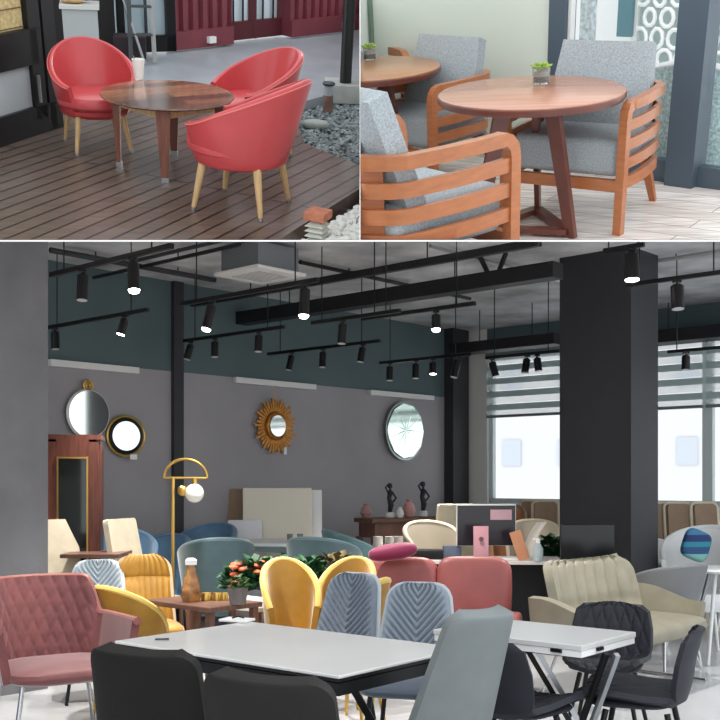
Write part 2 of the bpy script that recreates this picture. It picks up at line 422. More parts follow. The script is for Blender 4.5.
SP = [(TA, 83, .17, 0, 0, 'unlit black spotlight at top left, beside the concrete pillar'), (TA, 133, .17, 2, -4, 'brightly lit black spotlight at top left'),
      (TB, 55, .16, 0, -4, 'unlit black spotlight right at the edge of the concrete pillar'), (TB, 125, .13, 1, 14, 'lit tilted black spotlight at left above the two round mirrors'),
      (TD, 212, .19, 2, 12, 'lit tilted black spotlight left of the air conditioner'), (TD, 305, .19, 2, 2, 'bright black spotlight just right of the air conditioner'),
      (TC, 191, .15, 0, 14, 'dim tilted spotlight, leftmost on its track over the dark wall edge'), (TC, 215, .15, 0, 0, 'dim upright spotlight, middle one of three on its track'), (TC, 259, .15, 0, 2, 'dim spotlight at the right end of the track over the sunburst mirror'),
      (TE, 292, .16, 0, 12, 'dim tilted spotlight left of the long middle track'), (TE, 323, .16, 0, 2, 'dim upright spotlight halfway along the long middle track'), (TE, 363, .15, 0, 10, 'dim tilted spotlight right on the long middle track'),
      (TF, 343, .17, 0, 4, 'dark spotlight alone on the short track right of the air conditioner'),
      (TG, 436, .12, 2, 0, 'bright round spotlight in the middle of the ceiling'),
      (TH, 390, .15, 0, 2, 'far dim spotlight over the large round mirror, left one'), (TH, 416, .15, 0, 2, 'far dim spotlight right of the large round mirror'), (TH, 433, .12, 1, 0, 'small lit spotlight below the bright one near the corner'), (TH, 458, .18, 0, 14, 'long tilted spotlight by the dark corner'),
      (TI, 492, .15, 0, -14, 'tilted spotlight in front of the left window blind, left one'), (TI, 527, .14, 0, 10, 'tilted spotlight in front of the left window blind, middle one'), (TI, 537, .13, 0, -6, 'small spotlight in front of the window blind next to the dark pillar'),
      (TL, 631, .19, 1, 0, 'lit black spotlight hanging in front of the dark pillar'), (TJ, 677, .17, 0, 0, 'fat unlit spotlight to the right of the dark pillar'),
      (TK, 686, .13, 0, 4, 'small spotlight in front of the right window blind')]
for tk, x, ln, lit, tilt, lab in SP: spot(tk, x, ln, lit, tilt, lab, .045 if 'fat' in lab else .052 if 'in front of the dark pillar' in lab else .036)
# lamps in the lit spots
def lamp(tk, x, e, dz=-.35):
    p, q = tk; k_ = (x - 360) / FPX; d = q - p; t = (k_ * p.y - p.x) / (d.x - k_ * d.y); c = p + d * t
    l = bpy.data.lights.new('spot_lamp', 'SPOT'); l.energy = e; l.spot_size = radians(95); l.spot_blend = .9; l.shadow_soft_size = .05; l.color = (1, .95, .88)
    o = bpy.data.objects.new('spot_lamp', l); COL.objects.link(o); o.location = (c.x, c.y, c.z + dz)
for tk, x in ((TA, 133), (TB, 125), (TD, 212), (TD, 305), (TG, 436), (TH, 433)): lamp(tk, x, 240)
lamp(TL, 631, 180)

# ---- wall mirrors
NW = Vector((BD.y, -BD.x, 0)); rzw = math.atan2(NW.x, -NW.y)      # facing out of the wall
M_mir = mat('mirror_glass', (225, 230, 228), .06, metal=1); M_gold = mat('brass_gold', (196, 160, 84), .3, metal=.9); M_bronze = mat('aged_gold', (168, 112, 48), .4, metal=.7, var=.3, vscale=30)
FR = Matrix.Rotation(pi / 2, 4, 'X')
def ring(bm, R, r, y=0, z=0, seg=40, sx=1):
    return tube(bm, [(R * sx * cos(a), y, z + R * sin(a)) for a in [2 * pi * i / seg for i in range(seg)]], r, 8, True)
def wall_pt(x, y, off=.0):
    p = on_wall(x, 0, off); p.z = EYE + (480 - y) / FPX * p.y; return p
def mirror_disc(R, y, t=.02): b = NB(); lathe(b, [(0, 0), (R, 0), (R, t), (0, t)], 48, (0, y, 0), FR); return b
p = wall_pt(85, 414, .05); m1 = thing('wall_mirror', 'round white framed mirror with a brass ring knob on top, over the wooden cabinet', 'mirror', p, rzw)
obj('mirror_glass', mirror_disc(.215, 0), M_mir, m1)
b = NB(); ring(b, .22, .012); obj('frame', b, mat('pale_frame', (205, 205, 200), .4), m1)
b = NB(); ring(b, .045, .012, 0, .265, 20); ring(b, .02, .009, 0, .265, 14); obj('hanging_ring', b, M_gold, m1)
p = wall_pt(122.5, 436, .05); m2 = thing('wall_mirror', 'small round mirror with black rim and outer gold hoop', 'mirror', p, rzw - .2)
obj('mirror_glass', mirror_disc(.14, 0), M_mir, m2)
b = NB(); ring(b, .157, .02); obj('inner_frame', b, M_blackm, m2)
b = NB(); ring(b, .19, .012, -.01); obj('outer_hoop', b, M_gold, m2)
b = NB(); box(b, (.07, .004, .05), (.07, -.03, -.2)); obj('price_tag', b, M_white, m2, smooth=False)
p = wall_pt(272.5, 426, .05); m3 = thing('sunburst_mirror', 'oval mirror with a gold sunburst frame in the middle of the grey wall', 'mirror', p, rzw)
obj('mirror_glass', mirror_disc(.115, -.02), M_mir, m3); 
b = NB(); ring(b, .135, .025, -.015); obj('inner_frame', b, M_bronze, m3)
b = NB()
for i in range(40):
    a = 2 * pi * i / 40; r1 = .26 + .05 * ((i * 7) % 3) / 2
    beam(b, (.13 * cos(a), 0, .13 * sin(a)), (r1 * cos(a), 0, r1 * sin(a)), .026, .012, (0, 1, 0))
for i in range(40):
    a = 2 * pi * (i + .5) / 40; beam(b, (.13 * cos(a), .01, .13 * sin(a)), (.23 * cos(a), .01, .23 * sin(a)), .03, .008, (0, 1, 0))
obj('sunburst_ray', b, M_bronze, m3)
b = NB(); box(b, (.035, .004, .08), (.12, -.03, -.27)); obj('price_tag', b, M_white, m3, smooth=False)
b = NB(); tube(b, [(0, 0, .25), (0, 0, .5)], .004, 6); obj('hanging_cord', b, M_gold, m3)
p = wall_pt(401.5, 431, .05); m4 = thing('wall_mirror', 'large frameless round mirror with faceted glass above the console table', 'mirror', p, rzw)
b = NB(); R = .345; n = 22; c0 = b.verts.new((0, -.03, 0)); rim = [b.verts.new((R * cos(2 * pi * i / n), -.022 + (.006 if i % 2 else -.006), R * sin(2 * pi * i / n))) for i in range(n)]
for i in range(n): b.faces.new([c0, rim[i], rim[(i + 1) % n]])
b.faces.new(rim[::-1]); obj('faceted_glass', b, mat('mirror_facet', (215, 235, 225), .12, metal=1), m4, smooth=False)
b = NB(); lathe(b, [(0, 0), (.36, 0), (.37, .012), (0, .02)], 48, (0, 0, 0), FR); obj('backing', b, mat('mirror_back', (150, 158, 155), .3, metal=.6), m4)

# ================================================================== furniture kinds
def legs4(root, w, d, h, r0, r1, m, splay=.05, y0=0, seg=12, foot=None):
    for sx in (-1, 1):
        for sy in (-1, 1):
            b = NB(); tube(b, [(sx * w / 2, y0 + sy * d / 2, h), (sx * (w / 2 + splay), y0 + sy * (d / 2 + splay), 0)], [r0, r1], seg)
            l = obj('leg', b, m, root)
            if foot:
                b = NB(); tube(b, [(sx * (w / 2 + splay * .93), y0 + sy * (d / 2 + splay * .93), .02), (sx * (w / 2 + splay), y0 + sy * (d / 2 + splay), 0)], r1 * 1.3, 10); obj('foot_cap', b, foot, l)
def back_fn(w0, w1, z0, z1, y0, rake, wrap, cr=.06, pat=None, power=2):
    """a chair back: u across, v up; front toward -Y"""
    H = z1 - z0
    def fn(u, v):
        s = 2 * u - 1; v = 1 - (1 - v) ** 1.7
        w = w0 + (w1 - w0) * v
        zz = v * H
        top = H - zz
        cut = 0
        if top < cr: q = 1 - top / cr; cut = cr * (1 - sqrt(max(0, 1 - q * q)))
        hw = w / 2 - cut
        y = y0 + rake * v - wrap * (abs(s) * hw / (w / 2)) ** power
        if pat: y += pat(s, v)
        return (s * hw, y, z0 + zz)
    return fn
def thick(t): return lambda u, v: t
def rim_bulge(a): return lambda u, v: a * (1 - abs(2 * u - 1) ** 6) * (1 - abs(2 * v - 1) ** 6)

def chevron(s, v):
    v = 1 - (1 - v) ** 1.7
    ph = (v * 1.6 - abs(s) * .62) * 7.5
    return .022 * (1 - (abs((ph % 1) - .5) * 2) ** 2) * (1 - abs(s) ** 8)
def diamond(s, v):
    a = ((s * 3.2 + v * 3.2) % 1); c = ((s * 3.2 - v * 3.2) % 1)
    q = min(abs(a - .5), abs(c - .5)) * 2
    q = min(1 - abs(a - .5) * 2, 1 - abs(c - .5) * 2)
    return .011 * min(1, q * 3) * (1 - abs(s) ** 10)
def diamond2(s, v):
    a = ((s * 3.2 + v * 3.2) % 1); c = ((s * 3.2 - v * 3.2) % 1)
    return .008 * min(1, min(1 - abs(a - .5) * 2, 1 - abs(c - .5) * 2) * 3)
def chair_chevron(fab, seatm, label, loc, rz, legm, wid=.44, ht=.94, group=None):
    o = thing('dining_chair', label, 'chair', loc, rz, group)
    b = NB(); shell(b, back_fn(wid + .03, wid - .09, .43, ht, .2, .13, .035, .07), 72, 90, .035, None, chevron); obj('backrest', b, fab, o)
    b = NB(); f = back_fn(wid + .03, wid - .09, .43, ht, .2, .13, .035, .07)
    pts = [f(0, v / 10) for v in range(11)] + [f(u / 10, 1) for u in range(11)] + [f(1, v / 10) for v in range(10, -1, -1)]
    tube(b, [(x, y + .02, z) for x, y, z in pts], .014, 8); obj('piping', b, mat('pale_piping', (176, 184, 190), .6), o)
    b = NB(); cushion(b, (wid + .03, .48, .1), (0, -.01, .44), 5); obj('seat', b, seatm, o)
    legs4(o, wid - .1, .34, .41, .013, .011, legm, .05)
    return o
def chair_plain(fab, label, loc, rz, legm, w0=.44, w1=.38, ht=.96, group=None, cr=.05, rake=.14, wrap=.05, t=.06, name='dining_chair'):
    o = thing(name, label, 'chair', loc, rz, group)
    b = NB(); shell(b, back_fn(w0, w1, .40, ht, .18, rake, wrap, cr), 24, 24, t, rim_bulge(.012)); obj('backrest', b, fab, o)
    b = NB(); cushion(b, (w0 + .02, .48, .11), (0, -.02, .44), 5); obj('seat', b, fab, o)
    legs4(o, w0 - .12, .34, .41, .014, .011, legm, .05)
    return o
def chair_round(fab, inner, label, loc, rz, legm, R=.28, ht=.92, low=.62, group=None, span=125, name='tub_chair', zb=.36, flare=1.0, pat=None):
    """bucket chair: shell wrapping the seat, top edge falling to the front"""
    o = thing(name, label, 'chair', loc, rz, group)
    A = radians(span)
    def top(a): return low + (ht - low) * max(0, cos(a * 90 / span * .98)) ** .8
    def fn(u, v):
        a = (2 * u - 1) * A; zt = top(a); k_ = (.80 + .20 * v) * flare
        r = R * k_
        y = r * cos(a) + .07 * v * max(0, cos(a))
        x = r * sin(a) * 1.05
        q = pat(a, v) if pat else 0
        return (x * (1 + q), y * (1 + q), zb + (zt - zb) * v)
    b = NB(); shell(b, fn, 48, 16, .04); obj('backrest', b, fab, o)
    b = NB(); tube(b, [(fn(i / 40, 1)[0] * .93, fn(i / 40, 1)[1] * .93, fn(i / 40, 1)[2] + .003) for i in range(41)], .022, 8); obj('rim_roll', b, inner, o)
    b = NB(); lathe(b, [(0, .30), (R * .8, .32), (R * .86, .38), (R * .86, .43), (R * .78, .47), (0, .48)], 36, (0, -.03, 0)); obj('seat', b, fab, o)
    legs4(o, R * 1.05, R * 1.05, .34, .016, .011, legm, .05)
    return o
M_lg = mat('grey_blue_velvet', (112, 122, 134), .65, sheen=.5, var=.08, vscale=20)
M_lg2 = mat('grey_blue_seat', (88, 98, 112), .65, sheen=.4)
M_pale = mat('pale_blue_velvet', (150, 162, 172), .6, sheen=.6, var=.06, vscale=20)
M_dk = mat('charcoal_leather', (24, 22, 20), .7, var=.06, vscale=12, spec=.25, bump=.15, bscale=120)
M_dk2 = mat('dark_grey_leather', (33, 32, 30), .7, spec=.25, var=.06, vscale=12)
M_gr = mat('mid_grey_leather', (116, 122, 123), .5, var=.05, vscale=12)
M_yel = mat('mustard_velvet', (160, 116, 34), .55, sheen=.5, var=.12, vscale=9)
M_yel2 = mat('pale_yellow_velvet', (214, 182, 92), .55, sheen=.5)
M_blk = mat('black_leather', (32, 34, 42), .62, var=.08, vscale=12)
M_pink = mat('dusty_rose_velvet', (114, 62, 62), .6, sheen=.6, var=.15, vscale=10)
M_pink2 = mat('rose_outer', (140, 82, 76), .5, sheen=.3, var=.1, vscale=10)
M_red = mat('coral_leather', (140, 76, 74), .42, var=.1, vscale=6)
M_teal2 = mat('teal_velvet', (70, 92, 98), .6, sheen=.5, var=.1, vscale=8)
M_teal3 = mat('light_teal_velvet', (98, 132, 136), .6, sheen=.5, var=.1, vscale=8)
M_blue = mat('steel_blue_velvet', (86, 122, 152), .6, sheen=.5, var=.12, vscale=8)
M_cream = mat('cream_fabric', (206, 196, 174), .75, var=.06, vscale=12)
M_tan = mat('tan_fabric', (140, 118, 98), .75, var=.06, vscale=12)
M_beige = mat('beige_leather', (140, 135, 118), .45, var=.1, vscale=7)
M_chrome = mat('chrome_leg', (190, 192, 195), .2, metal=1)
M_wood = mat('reddish_cabinet_wood', (96, 52, 40), .4, var=.35, vscale=5, stretch=(8, 8, 1))
M_woodb = mat('brown_table_wood', (104, 74, 62), .4, var=.25, vscale=6, stretch=(1, 8, 1))
M_ston = mat('pale_ceramic_top', (212, 210, 207), .3, var=.04, vscale=3, coat=.2)

def facing(rz_deg): return radians(rz_deg)

# ---- main table
TU = Vector((cos(radians(-39.5)), sin(radians(-39.5)), 0)); TV = Vector((-TU.y, TU.x, 0))
def table_long(label, corner, Lu, Lv, top_z, name='dining_table', edge=M_blackm, t=.022, topm=M_ston):
    """corner = nearest (front) corner; extends -TU*Lu and +TV*Lv"""
    c = Vector((corner[0], corner[1], 0)); ctr = c - TU * Lu / 2 + TV * Lv / 2
    o = thing(name, label, 'table', ctr, math.atan2(TU.y, TU.x))
    b = NB(); box(b, (Lu, Lv, t * .55), (0, 0, top_z - t * .28), None, .003, 1); obj('tabletop', b, topm, o, smooth=False)
    b = NB(); box(b, (Lu - .01, Lv - .01, t * .6), (0, 0, top_z - t * .86)); obj('top_edging', b, edge, o, smooth=False)
    return o
F1 = PX(339, 676, 3.70); 
t1_ = table_long('long table with pale ceramic top and black underside, nearest in the showroom', (F1.x, F1.y), 1.27, .80, .76)
b = NB(); box(b, (1.25, .78, .045), (-.0, 0, .707)); obj('extension_leaf', b, M_blackm, t1_, smooth=False)
b = NB(); box(b, (1.05, .10, .03), (0, 0, .672)); box(b, (.5, .5, .02), (0, 0, .675)); obj('under_frame', b, M_blackm, t1_, smooth=False)
for sx in (-1, 1):
    for sy in (-1, 1):
        b = NB(); beam(b, (sx * .22, sy * .1, .67), (sx * .5, sy * .36, 0), .05, .03, (0, 0, 1)); obj('leg', b, M_blackm, t1_, smooth=False)
# things lying on it
def on_top(x, y, z): d = (EYE - z) * FPX / (y - 480); return Vector(((x - 360) / FPX * d, d, z))
p = on_top(162, 640, .762); b = NB(); box(b, (.06, .012, .006), (0, 0, .004), None, .002); tag(obj('table_clip', b, M_blackm, loc=p, rz=.1), 'small black clip lying on the left end of the pale long table', 'clip')
p = on_top(237, 621, .762); b = NB(); box(b, (.15, .10, .012), (0, 0, .006), Matrix.Rotation(-.4, 4, 'Z'), .003); n_ = tag(obj('folded_card', b, M_white, loc=p, smooth=False), 'small white folded card at the far corner of the pale long table', 'card')
p = on_top(238, 619, .775); b = NB(); tube(b, [(-.03, 0, .005), (0, .006, .012), (.03, .0, .006)], .004, 6); tag(obj('pen', b, M_blackm, loc=p), 'black pen lying on the white folded card', 'pen')

# ---- chevron chairs
cv1 = chair_chevron(M_lg, M_lg2, 'grey chevron stitched chair behind the middle of the pale long table', G(326, 5.8), radians(-32), M_blackm, .40, .90, group='chevron stitched chairs')
c2 = dup(cv1, 'grey chevron stitched chair whose seat shows below the right end of the long table', G(408, 5.2), radians(-14), 'chevron stitched chairs')
c3 = dup(cv1, 'pale chevron stitched chair behind the rose armchair', G(98, 7.0), radians(14), 'chevron stitched chairs', .98)
for c in kids(c3):
    if c.name.startswith('backrest'): c.data = c.data.copy(); c.data.materials[0] = M_pale
for c in kids(c2):
    if c.name.startswith('backrest'): c.data = c.data.copy(); c.data.materials[0] = mat('light_grey_velvet', (128, 138, 150), .6, sheen=.5)
# ---- dark chairs at the front, seen from behind
chair_plain(M_dk, 'charcoal chair seen from behind in the bottom left corner of the showroom', G(192, 3.2), radians(180 - 30), M_blackm, .44, .40, .96, rake=.10, wrap=.05, t=.05)
chair_plain(M_dk2, 'dark grey chair seen from behind at the bottom centre', G(314, 2.85), radians(180 - 30), M_blackm, .44, .40, .95, rake=.10, wrap=.05, t=.05)
chair_plain(M_gr, 'large smooth grey chair with tall back at the near right end of the long table', G(420, 4.0), radians(180 + 42), M_blackm, .48, .34, .97, rake=.20, wrap=.06, t=.06, cr=.04)

# ---- rose armchair
def rose():
    o = thing('rose_armchair', 'dusty rose velvet armchair with diamond quilted back at the left edge', 'armchair', G(56, 5.85), radians(33), None, .95)
    def fn(u, v):
        s = 2 * u - 1; a = s * radians(86)
        zt = .92 - .22 * sm((abs(s) - .52) / .2)
        z = .40 + (zt - .40) * v
        r = .40 + .06 * v
        x = r * .92 * sin(a) ; y = .06 + (r * cos(a) * .75) + .06 * v * cos(a)
        if abs(s) > .8: y -= (abs(s) - .8) * 1.7
        return (x, y, z)
    b = NB(); shell(b, fn, 96, 40, .05, None, lambda s, v: diamond2(s * 2.2, v * .9) * sm((.66 - abs(s)) / .08)); obj('backrest', b, M_pink, o)
    b = NB(); tube(b, [(fn(i / 60, 1)[0] * .94, fn(i / 60, 1)[1] - .02, fn(i / 60, 1)[2]) for i in range(61)], .024, 8); obj('piping', b, M_pink2, o)
    b = NB(); cushion(b, (.70, .62, .13), (0, -.08, .43), 4); obj('seat', b, M_pink, o)
    legs4(o, .5, .42, .38, .014, .012, M_chrome, .07)
rose()

# ---- yellow chairs
def chan(a, v): return .012 * abs(math.sin(a * 9))
def chair_yellow_high():
    o = thing('dining_chair', 'mustard chair with stitched padded back at left behind the brown table', 'chair', G(148, 7.2), radians(20), 'mustard yellow chairs')
    b = NB(); shell(b, back_fn(.44, .40, .42, .91, .18, .12, .05, .1), 60, 48, .05, None, lambda s, v: .03 * abs(sin(v * pi * 2.0)) ** .6 + .006 * abs(sin(s * 14))); obj('backrest', b, M_yel, o)
    b = NB(); cushion(b, (.46, .46, .13), (0, -.02, .43), 4); obj('seat', b, M_yel, o)
    legs4(o, .32, .32, .38, .013, .01, M_blackm, .05)
chair_yellow_high()
yr = chair_round(M_yel, M_yel2, 'round backed mustard tub chair with pale rim, behind the middle of the long table', G(291, 6.7), radians(18), M_gold, .18, .92, .62, 'mustard yellow chairs', 118)
dup(yr, 'round backed mustard tub chair partly hidden behind a chevron chair', G(345, 6.8), radians(-20), 'mustard yellow chairs')
dup(yr, 'mustard tub chair turned away, showing its pale outer back beside a chevron chair', G(354, 6.3), radians(-120), 'mustard yellow chairs', .93)
chair_round(M_yel, M_yel2, 'mustard tub chair at left whose pale curved rim shows beside the pale chevron chair', G(132, 6.5), radians(150), M_gold, .22, .80, .50, 'mustard yellow chairs', 118)

# ---- brown table behind, items on it
bt = thing('side_table', 'low brown wooden table behind the pale long table', 'table', G(203, 6.4), radians(-42))
b = NB(); box(b, (.62, .42, .03), (0, 0, .70), None, .004, 1); obj('tabletop', b, M_woodb, bt, smooth=False)
for sx in (-1, 1):
    for sy in (-1, 1): b = NB(); box(b, (.04, .04, .685), (sx * .27, sy * .17, .342)); obj('leg', b, M_woodb, bt, smooth=False)
wt = thing('side_table', 'pale marble topped table between the plants and the long table', 'table', G(244, 7.15), radians(-42))
b = NB(); box(b, (.75, .45, .03), (0, 0, .615), None, .004, 1); obj('tabletop', b, M_ston, wt, smooth=False)
for sx in (-1, 1):
    for sy in (-1, 1): b = NB(); box(b, (.04, .04, .6), (sx * .34, sy * .19, .3)); obj('leg', b, M_woodb, wt, smooth=False)
def leafball(bm, c, R, n, size, sz=1.0):
    for i in range(n):
        a = random.uniform(0, 2 * pi); h = random.uniform(-.4, 1); r = R * sqrt(max(.05, 1 - h * h * .8)) * random.uniform(.5, 1)
        p = Vector((c[0] + r * cos(a), c[1] + r * sin(a), c[2] + h * R * sz)); d = Vector((cos(a), sin(a), random.uniform(-.3, 1))).normalized()
        s = d.cross(Vector((random.uniform(-.3, .3), random.uniform(-.3, .3), 1))).normalized() * size * .4; L = d * size * random.uniform(.7, 1.3)
        mid = p + L * .5 + Vector((0, 0, size * .12))
        vs = [bm.verts.new(q) for q in (p, mid + s, p + L, mid - s)]; bm.faces.new(vs)
M_leaf = mat('leaf_green', (62, 104, 48), .5, var=.5, vscale=9); M_leafd = mat('leaf_dark_green', (30, 78, 44), .5, var=.5, vscale=9)
M_bloom = mat('bloom_orange', (196, 92, 60), .6, var=.3, vscale=20); M_bloomr = mat('bloom_red', (150, 40, 44), .6)
M_pot = mat('grey_stone_pot', (112, 104, 100), .8, var=.2, vscale=20)
pp = thing('potted_plant', 'small green plant in a square grey pot at the end of the brown table', 'plant', (G(238, 6.2)[0], 6.2, .716))
b = NB(); lathe(b, [(0, 0), (.05, 0), (.066, .10), (.06, .10), (0, .09)], 4, (0, 0, 0), Matrix.Rotation(.5, 4, 'Z')); obj('pot', b, M_pot, pp, smooth=False)
b = NB(); leafball(b, (0, 0, .11), .045, 110, .036); obj('foliage', b, M_leaf, pp, smooth=False)
fb = thing('flower_planter', 'planter full of green leaves with orange and red blooms behind the yellow chairs', 'plant', G(272, 7.8))
b = NB(); box(b, (.62, .26, .56), (0, 0, .28), None, .01); obj('planter_box', b, M_pot, fb, smooth=False)
b = NB()
for i in range(8): leafball(b, (-.24 + .07 * i, random.uniform(-.05, .05), .68 + random.uniform(-.03, .06)), .13, 160, .08)
obj('foliage', b, M_leafd, fb, smooth=False)
for i in range(30):
    b = NB(); c = (random.uniform(-.27, .27), random.uniform(-.20, -.10), random.uniform(.66, .86)); lathe(b, [(0, -.015), (.025, -.01), (.04, .006), (.025, .02), (0, .025)], 9, c); obj('bloom', b, M_bloom if i % 3 else M_bloomr, fb)
fb2 = thing('flower_planter', 'small reddish leafy plant between the teal chairs and the yellow tub chairs', 'plant', G(334, 8.0))
b = NB(); lathe(b, [(0, 0), (.11, 0), (.14, .5), (.12, .5), (0, .45)], 20); obj('pot', b, M_pot, fb2)
b = NB(); leafball(b, (0, 0, .66), .15, 260, .09, 1.3); obj('foliage', b, mat('leaf_reddish', (96, 84, 50), .5, var=.6, vscale=14), fb2, smooth=False)
dj = thing('decanter', 'amber glass decanter with white stopper on the brown table', 'decanter', (G(191, 6.35)[0], 6.35, .716))
b = NB(); lathe(b, [(0, 0), (.05, 0), (.06, .03), (.052, .10), (.03, .18), (.024, .22), (.024, .23), (0, .23)], 24); obj('bottle_body', b, mat('amber_glass', (176, 128, 76), .15, trans=.5, var=.5, vscale=25), dj)
b = NB(); lathe(b, [(0, .22), (.035, .222), (.035, .25), (.02, .262), (0, .262)], 20); obj('stopper', b, M_white, dj)
for i, (x, y, w_) in enumerate([(206, 602, .07), (217, 600, .06), (224, 603, .05)]):
    b = NB(); lathe(b, [(0, 0), (w_ / 2, .0), (w_ / 2, .035), (w_ / 2.4, .045), (0, .04)], 16); tag(obj('ornament_bowl', b, M_gold, loc=(G(x, 6.4)[0], 6.42, .716)), ['gold bowl right beside the amber decanter', 'gold bowl between two others on the brown table', 'smallest gold bowl nearest the grey plant pot'][i], 'bowl', 'gold bowls on the brown table')

# ---- second white table and chairs
F2 = PX(582, 648, 4.37)
t2 = table_long('white extending table with crossed steel legs on the right', (F2.x, F2.y), .76, .52, .76, edge=M_white, t=.045, topm=mat('white_top', (200, 200, 198), .35))
for i, (x_, y_) in enumerate([(.26, -.262), (.382, -.1)]):
    b = NB(); box(b, (.05 if i == 0 else .012, .012 if i == 0 else .05, .014), (x_, y_, .728)); obj('latch', b, M_blackm, t2, smooth=False)
for sx in (-.22, .22):
    for s in (-1, 1):
        for kk in (0, .05):
            b = NB(); beam(b, (sx + s * .20 + kk, -.12, .715), (sx - s * .16 + kk, .1, 0), .022, .022); obj('leg', b, M_steel if kk else M_blackm, t2, smooth=False)
b = NB(); box(b, (.65, .3, .03), (0, 0, .70)); obj('under_frame', b, M_blackm, t2, smooth=False)

def chair_shell(label, loc, rz, s=1, m=M_blk, pat=diamond, group='black quilted shell chairs'):
    o = thing('dining_chair', label, 'chair', loc, rz, group, s)
    # one continuous profile: seat front -> seat -> curve -> back top
    prof = [(-.25, .455), (-.22, .475), (-.10, .47), (.05, .455), (.15, .455), (.205, .49), (.225, .56), (.24, .66), (.265, .76), (.28, .795)]
    wid = [.19, .215, .235, .235, .23, .225, .235, .235, .215, .17]
    def fn(u, v):
        s_ = 2 * u - 1; f = v * (len(prof) - 1); i = min(int(f), len(prof) - 2); t = f - i
        y = prof[i][0] * (1 - t) + prof[i + 1][0] * t; z = prof[i][1] * (1 - t) + prof[i + 1][1] * t; w = wid[i] * (1 - t) + wid[i + 1] * t
        lift = .05 * abs(s_) ** 2.5
        bk = sm((v - .4) / .3)
        return (s_ * w, y - lift * 1.0 * bk, z + lift * (1 - bk))
    b = NB(); shell(b, fn, 56, 72, .025, None, lambda s_, v: pat(s_, v * 1.4) * .8); pass; obj('seat_shell', b, m, o)
    b = NB(); cushion(b, (.40, .38, .05), (0, -.04, .475), 4); obj('seat_pad', b, m, o)
    legs4(o, .26, .26, .44, .014, .011, M_blackm, .09)
    return o
bs = chair_shell('black quilted chair in profile in the bottom right corner', G(640, 4.7), radians(-112))
dup(bs, 'black quilted chair facing us behind the right end of the white table', G(607, 5.7), radians(-22), 'black quilted shell chairs', .95)
dup(bs, 'black chair under the white table just right of the large grey chair', G(513, 4.5), radians(135), 'black quilted shell chairs')

# ---- sofas
def sofa_red():
    o = thing('leather_sofa', 'coral red leather sofa with two back cushions in the middle of the showroom', 'sofa', G(432, 7.35), radians(-12))
    b = NB(); cushion(b, (1.1, .62, .26), (0, -.05, .36), 8, nz=4); obj('seat', b, M_red, o)
    for i, (x, w) in enumerate(((-.27, .56), (.27, .54))):
        b = NB(); cushion(b, (w, .17, .46), (x, .25, .66 + .01 * i), 5, Matrix.Rotation(radians(-10), 4, 'X'), nz=5); obj('back_cushion', b, M_red, o)
    for s in (-1, 1): b = NB(); cushion(b, (.12, .6, .22), (s * .56, -.04, .42), 5, nz=4); obj('armrest', b, M_red, o)
    legs4(o, .8, .4, .26, .014, .012, M_chrome, .03)
sofa_red()
p = PX(393, 556, 7.5); b = NB(); cushion(b, (.36, .16, .12), (0, 0, 0), 2.6, Matrix.Rotation(-.15, 4, 'Y')); tag(obj('cushion', b, mat('magenta_velvet', (120, 26, 66), .6, sheen=.5), loc=(p.x, p.y + .03, .935), rz=0), 'magenta cushion lying on top of the coral sofa back', 'cushion')
def sofa_beige():
    o = thing('loveseat', 'beige leather two seat sofa with pleated back on thin steel legs, before the dark pillar', 'sofa', G(622, 7.35), radians(47))
    def pl(s, v): return .028 * abs(sin(s * 13 + .5 * sin(v * 5))) ** .7 * (1 - abs(s) ** 10) - .014 * max(0, sin(v * 9)) ** 4
    b = NB(); shell(b, back_fn(1.20, 1.16, .42, .87, .26, .12, .10, .12, None, 4), 130, 40, .06, None, pl); obj('backrest', b, M_beige, o)
    for s in (-1, 1):
        def fa(u, v, s=s): 
            yy = .30 - u * .58; top = .67 - .10 * sm(u * 1.3 - .2)
            return (s * (.60 + .05 * v + .02 * sin(u * pi)), yy, .36 + (top - .36) * v)
        b = NB(); shell(b, fa, 20, 10, .06 * -s); obj('armrest', b, M_beige, o)
    b = NB(); cushion(b, (1.24, .66, .17), (0, -.08, .42), 6, nz=3); obj('seat', b, M_beige, o)
    for s in (-1, 1):
        b = NB(); tube(b, [(s * .46, -.26, .36), (s * .60, -.34, .012), (s * .60, .26, .012), (s * .46, .2, .36)], .011, 8); obj('leg', b, M_chrome, o)
sofa_beige()

# ---- desk with monitor
dk = thing('reception_desk', 'black desk with pale top behind the coral sofa', 'desk', G(486, 9.3), radians(-4))
b = NB(); box(b, (1.32, .6, .03), (0, 0, .74), None, .004, 1); obj('desktop', b, mat('desk_top', (196, 190, 186), .4), dk, smooth=False)
b = NB(); box(b, (1.28, .03, .68), (0, .2, .38)); obj('modesty_panel', b, M_blackm, dk, smooth=False)
for s in (-1, 1): b = NB(); box(b, (.04, .56, .725), (s * .62, 0, .363)); obj('side_panel', b, M_blackm, dk, smooth=False)
mo = thing('computer_monitor', 'white framed computer monitor with dark screen and pink note on the desk', 'monitor', (G(486, 9.25)[0], 9.25, .755), radians(4))
b = NB(); box(b, (.53, .03, .37), (0, 0, .30), None, .006); obj('casing', b, M_white, mo)
b = NB(); box(b, (.516, .004, .352), (0, -.017, .295)); obj('screen', b, mat('screen_dark', (38, 34, 40), .2), mo, smooth=False)
b = NB(); box(b, (.19, .003, .09), (.13, -.021, .39)); obj('pink_note', b, mat('note_pink', (196, 158, 166), .6), mo, smooth=False)
b = NB(); box(b, (.03, .03, .14), (0, .02, .08)); box(b, (.22, .16, .012), (0, .02, .006)); obj('stand', b, M_steel, mo, smooth=False)
b = NB(); box(b, (.13, .012, .30), (0, 0, .15), Matrix.Rotation(-.08, 4, 'X'), .004); o = obj('phone_display', b, mat('display_pink', (176, 128, 136), .4), loc=(G(481, 9.0)[0], 9.0, .755)); tag(o, 'tall pink display card standing before the monitor', 'card')
